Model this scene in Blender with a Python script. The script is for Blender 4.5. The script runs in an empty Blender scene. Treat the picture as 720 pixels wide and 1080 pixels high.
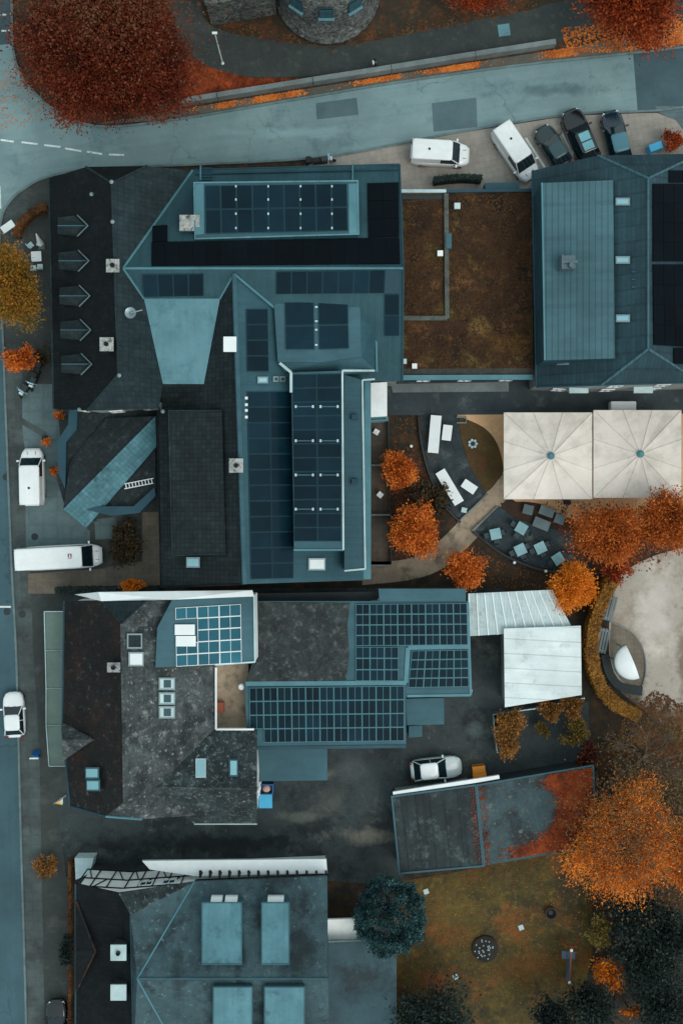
import bpy, bmesh, math, random
import numpy as np
from mathutils import Vector, Matrix
S = bpy.context.scene
COL = S.collection
R = math.radians
# ------------------------------------------------------------------ camera, sky, sun, exposure
H = 95.0            # flying height of the drone
K = 0.08            # metres per photo pixel on the ground
cam_d = bpy.data.cameras.new('camera')
cam = bpy.data.objects.new('camera', cam_d)
COL.objects.link(cam)
cam.location = (0, 0, H)
cam.rotation_euler = (0, 0, 0)
cam_d.sensor_fit = 'VERTICAL'
cam_d.angle = 2 * math.atan(540 * K / H)
cam_d.clip_end = 3000
S.camera = cam
W_ = bpy.data.worlds.new('World')
S.world = W_
W_.use_nodes = True
nt = W_.node_tree
bg = nt.nodes['Background']
sky = nt.nodes.new('ShaderNodeTexSky')
sky.sky_type = 'NISHITA'
sky.sun_disc = False
SUN_EL, SUN_AZ = 56, 132      # azimuth measured clockwise from image top
sky.sun_elevation = R(SUN_EL)
sky.sun_rotation = R(SUN_AZ)
sky.air_density = 1.0
sky.dust_density = 2.5
sky.ozone_density = 1.2
# overcast: the clear-sky colour is mostly hidden by an even grey-green cloud layer
ov = nt.nodes.new('ShaderNodeMix'); ov.data_type = 'RGBA'
ov.inputs[0].default_value = 0.72
nt.links.new(sky.outputs[0], ov.inputs[6])
ov.inputs[7].default_value = (4.1, 4.75, 4.6, 1)
nt.links.new(ov.outputs[2], bg.inputs[0])
bg.inputs[1].default_value = 0.12
sun_d = bpy.data.lights.new('sun', 'SUN')
sun_d.energy = 0.75
sun_d.angle = R(35)
sun_d.color = (1.0, 0.95, 0.88)
sun = bpy.data.objects.new('sun', sun_d)
COL.objects.link(sun)
sun.location = (40, -10, 80)
sun.rotation_euler = (R(90 - SUN_EL), 0, R(180 - SUN_AZ))
S.view_settings.view_transform = 'Standard'
S.view_settings.look = 'None'
S.view_settings.exposure = 0.55
S.view_settings.gamma = 1
S.view_settings.use_curve_mapping = False
S.render.resolution_x, S.render.resolution_y = 682, 1024
rng = random.Random(7)
npr = np.random.default_rng(11)
GAIN = 1.0          # picture value of a flat white surface / its albedo


def lin(c):
    return tuple(((v / 255) / 12.92 if v / 255 <= .04045 else ((v / 255 + .055) / 1.055) ** 2.4) / GAIN for v in c)


# ------------------------------------------------------------------ surveying helpers
def P(px, py, z=0.0):
    k = K * (H - z) / H
    return Vector(((px - 360) * k, (540 - py) * k, z))


def plane(a, b, c):
    a, b, c = P(*a), P(*b), P(*c)
    n = (b - a).cross(c - a).normalized()
    if n.z < 0: n = -n
    return a, n


def hit(px, py, pl):
    o = Vector((0, 0, H)); d = P(px, py, 0) - o
    t = (pl[0] - o).dot(pl[1]) / d.dot(pl[1])
    return o + d * t


BASE = {}


class MB:
    def __init__(s): s.v = []; s.f = []; s.m = []

    def poly(s, pts, mi=0):
        i = len(s.v); s.v += [tuple(p) for p in pts]; s.f.append(tuple(range(i, i + len(pts)))); s.m.append(mi)

    def prism(s, top, bot, mi=0, ms=None):
        n = len(top); i = len(s.v)
        # counter-clockwise seen from above
        a = sum((top[k][0] * top[(k + 1) % n][1] - top[(k + 1) % n][0] * top[k][1]) for k in range(n))
        if a < 0: top = list(reversed(top)); bot = list(reversed(bot))
        s.v += [tuple(p) for p in top] + [tuple(p) for p in bot]
        s.f.append(tuple(range(i, i + n))); s.m.append(mi)
        s.f.append(tuple(reversed(range(i + n, i + 2 * n)))); s.m.append(mi if ms is None else ms)
        for k in range(n):
            l = (k + 1) % n
            s.f.append((i + l, i + k, i + n + k, i + n + l)); s.m.append(mi if ms is None else ms)
        return s

    def drop(s, pts, zb, mi=0, ms=None):
        return s.prism(pts, [Vector((p[0], p[1], zb)) for p in pts], mi, ms)

    def slab(s, pxs, pl, o0, o1, mi=0):
        q = [hit(x, y, pl) for x, y in pxs]
        return s.prism([p + pl[1] * o1 for p in q], [p + pl[1] * o0 for p in q], mi)

    def box(s, c, d, rot=0, mi=0, taper=1.0):
        cx, cy, z0 = c; a, b, h = d[0] / 2, d[1] / 2, d[2]; co, si = math.cos(rot), math.sin(rot)
        r = lambda x, y, z: Vector((cx + x * co - y * si, cy + x * si + y * co, z))
        q = [(-a, -b), (a, -b), (a, b), (-a, b)]
        return s.prism([r(x * taper, y * taper, z0 + h) for x, y in q], [r(x, y, z0) for x, y in q], mi)

    def tube(s, a, b, r0, r1=None, n=8, mi=0):
        a, b = Vector(a), Vector(b); r1 = r0 if r1 is None else r1
        d = (b - a)
        if d.length < 1e-6: return s
        d.normalize(); u = d.orthogonal().normalized(); w = d.cross(u); i = len(s.v)
        for p, r in ((a, r0), (b, r1)):
            for k in range(n):
                t = 2 * math.pi * k / n; s.v.append(tuple(p + (u * math.cos(t) + w * math.sin(t)) * r))
        for k in range(n):
            l = (k + 1) % n; s.f.append((i + k, i + l, i + n + l, i + n + k)); s.m.append(mi)
        s.f.append(tuple(reversed(range(i, i + n)))); s.m.append(mi)
        s.f.append(tuple(range(i + n, i + 2 * n))); s.m.append(mi)
        return s

    def lathe(s, c, prof, n=24, mi=0, axis='z'):
        i = len(s.v); m = len(prof)
        for r, z in prof:
            for k in range(n):
                t = 2 * math.pi * k / n
                if axis == 'z': s.v.append((c[0] + r * math.cos(t), c[1] + r * math.sin(t), c[2] + z))
                else: s.v.append((c[0] + r * math.cos(t), c[1] + z, c[2] + r * math.sin(t)))
        for j in range(m - 1):
            for k in range(n):
                l = (k + 1) % n; s.f.append((i + j * n + k, i + j * n + l, i + (j + 1) * n + l, i + (j + 1) * n + k)); s.m.append(mi)
        s.f.append(tuple(range(i + (m - 1) * n, i + m * n))); s.m.append(mi)
        s.f.append(tuple(reversed(range(i, i + n)))); s.m.append(mi)
        return s

    def build(s, name, mats, parent=None, smooth=False, local=False, bevel=0):
        me = bpy.data.meshes.new(name)
        b = Vector((0, 0, 0))
        if parent is not None and not local: b = BASE[parent.name]
        me.from_pydata([(x - b.x, y - b.y, z - b.z) for x, y, z in s.v], [], s.f)
        for m in (mats if isinstance(mats, (list, tuple)) else [mats]): me.materials.append(m)
        me.polygons.foreach_set('material_index', s.m)
        bm = bmesh.new(); bm.from_mesh(me)
        bmesh.ops.recalc_face_normals(bm, faces=bm.faces)
        if bevel:
            bmesh.ops.bevel(bm, geom=bm.edges[:], offset=bevel, segments=2, affect='EDGES', clamp_overlap=True)
        bm.to_mesh(me); bm.free()
        if smooth: me.polygons.foreach_set('use_smooth', [True] * len(me.polygons))
        o = bpy.data.objects.new(name, me); COL.objects.link(o)
        if parent is not None: o.parent = parent; BASE[o.name] = BASE[parent.name]
        else: BASE[o.name] = Vector((0, 0, 0))
        return o


def tag(o, label, cat, group=None):
    o['label'] = label; o['category'] = cat
    if group: o['group'] = group
    return o


def thing(name, label, cat, loc, rot=0, group=None):
    o = bpy.data.objects.new(name, None); COL.objects.link(o)
    o.empty_display_size = .3; o.location = loc; o.rotation_euler = (0, 0, rot)
    BASE[o.name] = Vector(loc)
    return tag(o, label, cat, group)


def copy_tree(o, loc=None, rot=None, label=None, parent=None):
    c = o.copy(); COL.objects.link(c)
    if parent is not None: c.parent = parent
    if loc is not None: c.location = loc
    if rot is not None: c.rotation_euler = (0, 0, rot)
    if label: c['label'] = label
    for ch in list(o.children): copy_tree(ch, parent=c)
    return c


# ------------------------------------------------------------------ materials
class NT:
    def __init__(s, name):
        s.mat = bpy.data.materials.new(name); s.mat.use_nodes = True
        s.n = s.mat.node_tree.nodes; s.l = s.mat.node_tree.links
        s.bsdf = s.n['Principled BSDF']
        g = s.n.new('ShaderNodeNewGeometry'); s.pos = g.outputs['Position']; s.island = g.outputs['Random Per Island']

    def noise(s, scale, detail=5, rough=.6, vec=None, dist=0):
        t = s.n.new('ShaderNodeTexNoise'); t.inputs['Scale'].default_value = scale
        t.inputs['Detail'].default_value = detail; t.inputs['Roughness'].default_value = rough
        t.inputs['Distortion'].default_value = dist
        s.l.new(vec or s.pos, t.inputs['Vector']); return t.outputs['Fac']

    def rng(s, v, a, b, c=0.0, d=1.0):
        t = s.n.new('ShaderNodeMapRange'); s.l.new(v, t.inputs[0])
        for i, x in enumerate((a, b, c, d)): t.inputs[i + 1].default_value = x
        return t.outputs[0]

    def math(s, op, a, b=None):
        t = s.n.new('ShaderNodeMath'); t.operation = op
        for i, x in enumerate((a, b)):
            if x is None: continue
            if isinstance(x, (int, float)): t.inputs[i].default_value = x
            else: s.l.new(x, t.inputs[i])
        return t.outputs[0]

    def mix(s, f, a, b, mode='MIX'):
        t = s.n.new('ShaderNodeMix'); t.data_type = 'RGBA'; t.blend_type = mode
        for i, x in ((0, f), (6, a), (7, b)):
            if isinstance(x, (int, float)): t.inputs[i].default_value = x
            elif isinstance(x, tuple): t.inputs[i].default_value = (*x, 1)
            else: s.l.new(x, t.inputs[i])
        return t.outputs[2]

    def uv(s, ang):
        m = s.n.new('ShaderNodeMapping'); m.inputs['Rotation'].default_value = (0, 0, -R(ang))
        s.l.new(s.pos, m.inputs[0]); x = s.n.new('ShaderNodeSeparateXYZ'); s.l.new(m.outputs[0], x.inputs[0])
        return x.outputs[0], x.outputs[1]


def M(name, c, c2=None, scale=.5, rough=.75, metal=0, grain=.22, gscale=2.6, stripes=(), tiles=None, spots=(), bump=.3, spec=.3, lo=.35, hi=.65, patch=.25, streak=None, cracks=0, blobs=()):
    t = NT(name)
    c = lin(c); c2 = lin(c2) if c2 else tuple(v * .72 for v in c)
    col = t.mix(t.rng(t.noise(scale, 6), lo, hi), c, c2)
    for sc, ssc, a, b in spots:
        col = t.mix(t.rng(t.noise(ssc, 8, .7), a - .05, b - .07), col, lin(sc))
    for bx, by, rx, ry, bc in blobs:
        q = P(bx, by); mp = t.n.new('ShaderNodeMapping'); mp.inputs['Location'].default_value = (-q.x / (rx * K), -q.y / (ry * K), 0); mp.inputs['Scale'].default_value = (1 / (rx * K), 1 / (ry * K), 0)
        t.l.new(t.pos, mp.inputs[0]); ln = t.n.new('ShaderNodeVectorMath'); ln.operation = 'LENGTH'; t.l.new(mp.outputs[0], ln.inputs[0])
        dd = t.math('ADD', ln.outputs['Value'], t.rng(t.noise(.55, 8, .7), .25, .75, -.75, .75))
        col = t.mix(t.rng(dd, 1.0, .35), col, lin(bc))
    g = t.noise(gscale, 6, .75)
    v = t.rng(g, .25, .75, 1 - grain, 1 + grain)
    v = t.math('MULTIPLY', v, t.rng(t.noise(.16, 4), .3, .7, 1 - patch * .75, 1 + patch * .75))
    v = t.math('MULTIPLY', v, t.rng(t.noise(9.0, 3, .8), .3, .7, 1 - grain * .7, 1 + grain * .7))
    v = t.math('MULTIPLY', v, t.rng(t.noise(1.1, 7, .75), .35, .65, 1 - grain * .6, 1 + grain * .6))
    hgt = t.math('MULTIPLY', g, .5)
    if streak:
        mp = t.n.new('ShaderNodeMapping'); mp.vector_type = 'TEXTURE'; mp.inputs['Rotation'].default_value = (0, 0, R(streak[0])); mp.inputs['Scale'].default_value = (streak[2] if len(streak) > 2 else 7, .45, 2)
        t.l.new(t.pos, mp.inputs[0]); v = t.math('MULTIPLY', v, t.rng(t.noise(1.0, 5, .65, mp.outputs[0]), .3, .7, 1 - streak[1], 1 + streak[1]))
    if cracks:
        nz = t.n.new('ShaderNodeTexNoise'); nz.inputs['Scale'].default_value = .8; nz.inputs['Detail'].default_value = 5; t.l.new(t.pos, nz.inputs['Vector'])
        ad = t.n.new('ShaderNodeVectorMath'); ad.operation = 'MULTIPLY_ADD'; t.l.new(nz.outputs['Color'], ad.inputs[0]); ad.inputs[1].default_value = (2.4, 2.4, 0); t.l.new(t.pos, ad.inputs[2])
        vo = t.n.new('ShaderNodeTexVoronoi'); vo.feature = 'DISTANCE_TO_EDGE'; vo.inputs['Scale'].default_value = .16; t.l.new(ad.outputs[0], vo.inputs['Vector'])
        mk = t.math('MULTIPLY', t.rng(vo.outputs['Distance'], .0, .012, 1, 0), t.rng(t.noise(.12, 3), .48, .58))
        v = t.math('MULTIPLY', v, t.math('SUBTRACT', 1, t.math('MULTIPLY', mk, cracks)))
    for ang, sp, w, mul in stripes:
        u, _ = t.uv(ang)
        fr = t.math('FRACT', t.math('DIVIDE', u, sp))
        mk = t.math('LESS_THAN', fr, w)
        v = t.math('MULTIPLY', v, t.math('ADD', t.math('MULTIPLY', mk, mul - 1), 1))
        hgt = t.math('ADD', hgt, t.math('MULTIPLY', mk, .8))
    if tiles:
        ang, a, b, amt = tiles
        u, w = t.uv(ang)
        fu, fw = t.math('DIVIDE', u, a), t.math('DIVIDE', w, b)
        cv = t.n.new('ShaderNodeCombineXYZ'); t.l.new(t.math('FLOOR', fu), cv.inputs[0]); t.l.new(t.math('FLOOR', fw), cv.inputs[1])
        wn = t.n.new('ShaderNodeTexWhiteNoise'); wn.noise_dimensions = '3D'; t.l.new(cv.outputs[0], wn.inputs[0])
        v = t.math('MULTIPLY', v, t.rng(wn.outputs[0], 0, 1, 1 - amt, 1 + amt))
        mk = t.math('MAXIMUM', t.math('LESS_THAN', t.math('FRACT', fu), .14), t.math('LESS_THAN', t.math('FRACT', fw), .14))
        v = t.math('MULTIPLY', v, t.math('SUBTRACT', 1, t.math('MULTIPLY', mk, min(.9, amt * 1.9))))
        hgt = t.math('SUBTRACT', hgt, t.math('MULTIPLY', mk, .6))
    cm = t.n.new('ShaderNodeCombineXYZ')
    for i in range(3): t.l.new(v, cm.inputs[i])
    col = t.mix(1.0, col, cm.outputs[0], 'MULTIPLY')
    t.l.new(col, t.bsdf.inputs['Base Color'])
    t.bsdf.inputs['Roughness'].default_value = rough
    t.bsdf.inputs['Metallic'].default_value = metal
    t.bsdf.inputs['Specular IOR Level'].default_value = spec
    if bump:
        b = t.n.new('ShaderNodeBump'); b.inputs['Strength'].default_value = bump; b.inputs['Distance'].default_value = .05
        t.l.new(hgt, b.inputs['Height']); t.l.new(b.outputs[0], t.bsdf.inputs['Normal'])
    return t.mat


def leaf_mat(name, cols, clump=.5):
    t = NT(name)
    cr = t.n.new('ShaderNodeValToRGB'); e = cr.color_ramp.elements
    while len(e) < len(cols): e.new(.5)
    for i, c in enumerate(cols): e[i].position = i / (len(cols) - 1); e[i].color = (*lin(c), 1)
    f = t.math('ADD', t.math('MULTIPLY', t.island, .4), t.math('ADD', t.rng(t.noise(clump, 3), .34, .66, -.12, .45), t.rng(t.noise(clump * 3.2, 3), .35, .65, -.08, .28)))
    t.l.new(f, cr.inputs[0])
    t.l.new(cr.outputs[0], t.bsdf.inputs['Base Color'])
    t.bsdf.inputs['Roughness'].default_value = .7; t.bsdf.inputs['Specular IOR Level'].default_value = .2
    return t.mat


def paint(name, c, rough=.3, metal=0, coat=.0, spec=.5, vary=0):
    t = NT(name); base = lin(c)
    v = t.rng(t.noise(1.3, 5), .3, .7, 0, 1)
    col = t.mix(v, tuple(x * .9 for x in base), base)
    if vary:  # uneven sky reflection on panel glass, painted through the base colour
        oi = t.n.new('ShaderNodeObjectInfo'); cv = t.rng(oi.outputs['Random'], 0, 1, 1 - vary, 1 + vary); cm = t.n.new('ShaderNodeCombineXYZ')
        cv = t.math('MULTIPLY', cv, t.rng(t.noise(.25, 4), .3, .7, .75, 1.3))
        for i in range(3): t.l.new(cv, cm.inputs[i])
        col = t.mix(1.0, col, cm.outputs[0], 'MULTIPLY')
    t.l.new(col, t.bsdf.inputs['Base Color'])
    t.bsdf.inputs['Roughness'].default_value = rough; t.bsdf.inputs['Metallic'].default_value = metal
    t.bsdf.inputs['Coat Weight'].default_value = coat; t.bsdf.inputs['Specular IOR Level'].default_value = spec
    return t.mat


m_earth = M('earth', (44, 42, 34), (32, 32, 28), .6, grain=.4, spots=[((70, 50, 28), .9, .5, .7)])
m_road = M('asphalt_light', (124, 150, 152), (112, 139, 143), .2, grain=.06, gscale=4, bump=.1, spots=[((94, 122, 128), .3, .58, .74)], patch=.16, streak=(8, .07, 14), cracks=.3, blobs=[(590, 95, 60, 8, (92, 118, 122)), (300, 140, 90, 7, (128, 158, 162)), (20, 130, 22, 40, (128, 156, 158))])
m_street = M('asphalt_street', (66, 96, 105), (58, 86, 95), .2, grain=.07, gscale=9, bump=.1, streak=(90, .06, 16), cracks=.3)
m_patch = M('asphalt_repair', (88, 112, 117), (80, 105, 111), .4, grain=.08, bump=.1)
m_dkroad = M('asphalt_dark', (60, 84, 92), (68, 92, 98), .3, grain=.09, bump=.1)
m_yard = M('asphalt_yard', (60, 70, 71), (50, 59, 61), .28, grain=.2, spots=[((36, 43, 45), .22, .55, .68), ((92, 96, 90), .3, .61, .76), ((100, 108, 106), 2.4, .68, .76)], patch=.4, cracks=.35, blobs=[(385, 882, 34, 11, (112, 110, 100)), (318, 862, 36, 8, (86, 90, 84)), (350, 845, 26, 16, (78, 84, 80)), (372, 812, 30, 14, (68, 78, 78)), (500, 770, 12, 9, (74, 88, 87)), (200, 890, 110, 12, (34, 40, 42)), (300, 885, 14, 14, (40, 47, 49))])
m_pave = M('paving_grey', (82, 94, 94), (68, 78, 78), .4, grain=.12, tiles=(2, .8, .8, .05), spots=[((60, 66, 64), .3, .52, .68)])
m_pave2 = M('paving_dark', (62, 70, 68), (54, 60, 58), .4, grain=.15, spots=[((76, 78, 74), .5, .58, .72)])
m_fore = M('forecourt_slabs', (98, 120, 122), (84, 104, 107), .5, grain=.1, tiles=(0, 1.2, 1.2, .05))
m_beige = M('paving_beige', (122, 112, 98), (104, 98, 88), .5, grain=.14, tiles=(0, .6, .4, .06))
m_park = M('parking_paving', (160, 155, 146), (144, 140, 132), .35, grain=.09, tiles=(10, .5, .5, .05))
m_path = M('path_tarmac', (58, 67, 66), (50, 58, 57), .4, grain=.16, spots=[((78, 78, 68), 1.2, .6, .75)])
m_verge = M('verge_paving', (96, 98, 92), (84, 84, 76), .6, grain=.15, spots=[((110, 80, 55), 1.0, .56, .7)])
m_gravel = M('path_gravel', (166, 149, 128), (148, 133, 114), .5, grain=.16, spots=[((92, 84, 70), .6, .56, .75)])
m_sand = M('sand_paving', (216, 174, 130), (198, 160, 120), .5, grain=.1)
m_court = M('court_gravel', (180, 172, 160), (158, 149, 137), .16, grain=.08, spots=[((124, 108, 90), .16, .56, .74), ((140, 130, 116), 1.2, .6, .74)], patch=.3, blobs=[(700, 765, 60, 38, (96, 80, 62)), (664, 738, 24, 26, (88, 76, 60)), (722, 700, 10, 60, (130, 118, 102)), (690, 640, 26, 60, (196, 190, 180))])
m_lawn = M('lawn', (86, 72, 28), (70, 61, 28), .35, grain=.4, spots=[((56, 51, 29), .25, .52, .66), ((110, 68, 26), .3, .54, .7), ((98, 84, 40), 1.6, .58, .72)], bump=.6, patch=.35, blobs=[(460, 1035, 26, 18, (112, 66, 26)), (560, 1020, 40, 20, (98, 66, 26)), (600, 930, 22, 30, (58, 50, 30)), (480, 960, 40, 24, (92, 76, 34)), (440, 1065, 30, 24, (40, 38, 28))])
m_bed = M('grass_bed', (84, 66, 32), (70, 56, 30), .6, grain=.25, spots=[((96, 62, 36), .6, .55, .7)])
m_park_soil = M('park_soil', (58, 48, 34), (44, 42, 32), .5, grain=.4, spots=[((92, 56, 32), .7, .54, .7)], bump=.6)
m_slate = M('terrace_slate', (56, 70, 76), (44, 54, 58), .5, grain=.16, tiles=(25, .6, .6, .1), spots=[((92, 98, 96), .55, .6, .74)])
m_kerb = M('kerb_stone', (110, 130, 132), (92, 110, 112), .8, grain=.12)
m_line = M('road_paint', (225, 235, 235), (190, 205, 205), 2.0, grain=.12)
m_metal = M('roof_metal', (50, 84, 92), (43, 75, 83), .3, rough=.6, grain=.08, streak=(90, .1), stripes=[(0, .5, .1, .86)], bump=.12, spec=.22)
m_metal_n = M('roof_metal_cross', (54, 90, 100), (48, 82, 92), .3, rough=.6, grain=.06, streak=(0, .1), stripes=[(90, .5, .1, .86)], bump=.12, spec=.22)
m_metal_lt = M('roof_metal_pale', (100, 144, 154), (90, 133, 143), .4, rough=.6, grain=.05, streak=(90, .06), stripes=[(0, .9, .05, .93)], bump=.08, spec=.22, spots=[((80, 124, 134), .5, .58, .72)])
m_metal_pl = M('roof_metal_dormer', (92, 138, 148), (82, 126, 136), .5, rough=.6, grain=.07, streak=(90, .08), bump=.08, spec=.2, spots=[((68, 104, 112), .6, .6, .74)])
m_metal_fl = M('roof_metal_flat', (64, 100, 110), (58, 92, 102), .4, rough=.6, grain=.05, streak=(0, .09, 3), bump=.1, spec=.22)
m_metal_r = M('roof_tile_teal', (47, 73, 81), (41, 65, 73), .4, rough=.6, grain=.1, streak=(0, .1), tiles=(0, .3, 1.2, .12), spec=.22)
m_metal_rd = M('roof_seam_teal', (72, 106, 114), (64, 97, 106), .3, rough=.6, grain=.05, streak=(0, .08), stripes=[(0, .46, .2, .7)], tiles=(0, 9, 2.6, .05), bump=.3, spec=.22)
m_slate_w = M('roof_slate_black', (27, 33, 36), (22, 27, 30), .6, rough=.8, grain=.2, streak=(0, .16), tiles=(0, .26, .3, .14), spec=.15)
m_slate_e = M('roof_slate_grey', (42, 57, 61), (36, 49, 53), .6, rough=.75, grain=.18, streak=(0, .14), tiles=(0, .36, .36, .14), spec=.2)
m_tile_d = M('roof_tile_dark', (36, 47, 50), (29, 38, 41), .5, rough=.75, grain=.15, streak=(0, .14), tiles=(0, .34, .34, .22), spec=.2)
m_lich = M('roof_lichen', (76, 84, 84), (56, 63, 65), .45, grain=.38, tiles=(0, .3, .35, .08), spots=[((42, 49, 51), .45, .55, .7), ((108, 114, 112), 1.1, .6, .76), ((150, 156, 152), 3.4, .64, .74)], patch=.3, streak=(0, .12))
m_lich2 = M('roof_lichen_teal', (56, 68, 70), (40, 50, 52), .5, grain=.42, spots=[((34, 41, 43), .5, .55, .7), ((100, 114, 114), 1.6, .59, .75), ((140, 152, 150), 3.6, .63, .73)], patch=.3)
m_lichdk = M('roof_lichen_shaded', (30, 30, 30), (24, 26, 27), .5, grain=.3, tiles=(0, .3, .35, .15), spots=[((46, 33, 27), .4, .54, .68), ((72, 76, 74), 1.8, .63, .74)], patch=.4)  # same lichen tiles, with the west slope's shade put into the colour
m_felt = M('roof_felt', (54, 62, 62), (44, 51, 52), .7, grain=.45, spots=[((36, 41, 41), .6, .55, .7), ((88, 97, 96), 1.5, .57, .72)], bump=.5, patch=.3)
m_b4 = M('roof_teal_worn', (68, 94, 100), (56, 80, 86), .3, grain=.14, streak=(90, .12), spots=[((40, 55, 59), .28, .56, .68), ((44, 58, 61), 1.3, .6, .74), ((96, 120, 124), 2.6, .64, .74)], stripes=[(90, .6, .06, .94)], patch=.3, blobs=[(320, 965, 18, 30, (38, 52, 56)), (262, 960, 7, 30, (38, 52, 56)), (205, 985, 8, 26, (44, 60, 64)), (190, 1060, 30, 12, (52, 76, 82)), (300, 1030, 50, 8, (54, 76, 82))])
m_b4d = M('roof_teal_mottled', (60, 86, 93), (50, 74, 81), .5, grain=.12, blobs=[(385, 1010, 50, 18, (44, 58, 62)), (350, 1060, 8, 40, (52, 72, 78))])
m_moss = M('roof_moss', (66, 45, 27), (52, 37, 24), .7, rough=.95, grain=.45, gscale=3.5, spots=[((92, 64, 38), .9, .56, .7), ((40, 32, 24), .5, .56, .68), ((88, 76, 38), .3, .6, .72)], bump=.9, patch=.5, blobs=[(530, 370, 30, 14, (92, 66, 34)), (500, 355, 12, 12, (110, 86, 50)), (440, 240, 14, 24, (50, 38, 26))])
m_gar1 = M('garage_felt', (46, 58, 60), (34, 43, 45), .5, grain=.28, streak=(96, .3), stripes=[(6, 1.15, .12, .62), (6, 1.15, .03, 2.2)], spots=[((78, 90, 90), .9, .58, .74)])
m_gar2 = M('garage_felt_pale', (68, 88, 92), (54, 70, 74), .4, grain=.2, streak=(96, .14), spots=[((40, 48, 50), .4, .56, .68), ((100, 112, 110), 1.6, .62, .74)])
m_white = M('white_render', (240, 245, 244), (228, 235, 234), .6, grain=.05, bump=.05)
m_trim = M('white_trim', (190, 212, 214), (170, 194, 197), .8, grain=.07, bump=.05)
m_chim = M('chimney_cap', (176, 180, 176), (140, 146, 144), 2.0, grain=.3, spots=[((84, 84, 80), 3.0, .58, .68)])
m_teal = M('teal_trim', (86, 134, 144), (76, 122, 132), .6, rough=.5, grain=.05, bump=.05)
m_dteal = M('dark_teal_trim', (40, 74, 86), (34, 66, 78), .6, rough=.5, grain=.06, bump=.05)
m_wall = M('wall_plaster', (150, 158, 156), (132, 140, 138), .6, grain=.08, bump=.1)
m_wall_d = M('wall_dark', (52, 60, 62), (44, 52, 54), .6, grain=.1, bump=.1)
m_stone = M('tower_stone', (104, 108, 105), (80, 84, 82), .9, grain=.35, spots=[((56, 60, 60), 3.4, .54, .62), ((138, 140, 133), 3.0, .6, .7)], bump=.8)
m_conc = M('concrete', (120, 132, 132), (104, 114, 114), .7, grain=.12)
m_wood_dk = M('timber_black', (22, 26, 27), (18, 20, 21), .8, grain=.15)
m_glasspanel = paint('solar_glass', (13, 38, 49), .25, 0, 0, .14, .3)
m_glasspanel2 = paint('solar_glass_black', (8, 16, 22), .3, 0, 0, .06, .2)
m_glassblue = paint('solar_glass_blue', (44, 104, 120), .2, 0, 0, .15, .2)
m_frame = paint('panel_frame', (92, 142, 152), .5, 0, 0, .2)
m_framed = paint('panel_frame_dark', (36, 70, 80), .5, 0, 0, .2)
m_glass = paint('window_glass', (40, 70, 80), .08, 0, .5)
m_glass_lt = paint('skylight_glass', (150, 205, 215), .1, 0, .5)
m_glass_wh = paint('skylight_blind', (232, 240, 240), .3)
m_aw = M('awning_glass', (96, 118, 108), (82, 104, 96), .4, rough=.25, grain=.06, bump=.03, spec=.6)
m_para = M('parasol_canvas', (228, 220, 210), (218, 209, 198), .5, rough=.9, grain=.035, bump=.12, spots=[((200, 195, 184), .5, .56, .74)], patch=.12)
m_seam = M('parasol_seam', (194, 190, 182), None, .5, grain=.05)
m_corr = M('canopy_sheet', (188, 206, 206), (172, 192, 194), .8, rough=.5, grain=.08, stripes=[(0, .24, .5, .92)], spots=[((150, 164, 160), .7, .6, .75)], bump=.2)
m_wroof = M('white_sheet_roof', (218, 228, 228), (202, 214, 214), .4, rough=.5, grain=.05, streak=(0, .07), stripes=[(87, 1.2, .07, .72)], spots=[((170, 184, 182), .5, .6, .75)], bump=.1)
m_bark = M('bark', (58, 46, 36), (44, 36, 30), 1.0, grain=.3)
m_barkgrey = M('bark_grey', (96, 84, 68), (74, 66, 54), 1.0, grain=.25)
m_dark = paint('black_plastic', (20, 24, 26), .6)
m_steel = paint('galvanised_steel', (150, 170, 172), .35, .6)
m_whitep = paint('white_paint', (236, 244, 244), .35)
m_tyre = paint('tyre_rubber', (18, 19, 20), .8)
m_rim = paint('wheel_alloy', (140, 150, 152), .3, .6)
m_lamp = paint('lamp_glass', (210, 225, 225), .2)
m_red = paint('red_lens', (130, 20, 16), .3)
m_blue = paint('blue_paint', (18, 104, 170), .45)
m_ltblue = paint('pale_blue_paint', (70, 178, 222), .45)
m_orange = paint('orange_plastic', (226, 140, 40), .5)
m_yellow = paint('yellow_cloth', (236, 190, 70), .7)
m_skin = paint('skin', (190, 140, 110), .6)
m_tabletop = M('table_blue_grey', (142, 184, 190), (126, 168, 175), 1.0, rough=.5, grain=.05, bump=.03)
m_rope = paint('play_timber', (150, 74, 48), .6)
m_slide = paint('slide_plastic', (16, 62, 86), .5)
m_hedge = leaf_mat('hedge_leaves', [(92, 62, 26), (136, 94, 38), (170, 122, 54)], .8)
m_l_red = leaf_mat('leaves_dark_red', [(46, 20, 13), (84, 33, 19), (120, 46, 25), (118, 62, 36), (98, 74, 48)], .28)
m_l_or = leaf_mat('leaves_orange', [(120, 58, 24), (190, 94, 32), (224, 122, 46), (240, 156, 78)], .9)
m_l_or2 = leaf_mat('leaves_orange_vivid', [(128, 62, 22), (206, 108, 34), (238, 142, 50), (246, 172, 88)], .8)
m_l_br = leaf_mat('leaves_orange_bright', [(190, 92, 20), (228, 132, 34), (242, 158, 60)], .9)
m_l_rust2 = leaf_mat('leaves_rust_orange', [(96, 52, 24), (164, 84, 30), (206, 110, 44), (196, 126, 68)], .6)
m_l_rust = leaf_mat('leaves_rust', [(70, 34, 20), (130, 54, 26), (176, 74, 32), (150, 84, 44)], .6)
m_l_yel = leaf_mat('leaves_yellow_green', [(78, 66, 28), (128, 100, 38), (170, 122, 44), (190, 96, 40)], .7)
m_l_ol = leaf_mat('leaves_olive', [(62, 54, 26), (104, 86, 40), (136, 112, 54)], .9)
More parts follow.
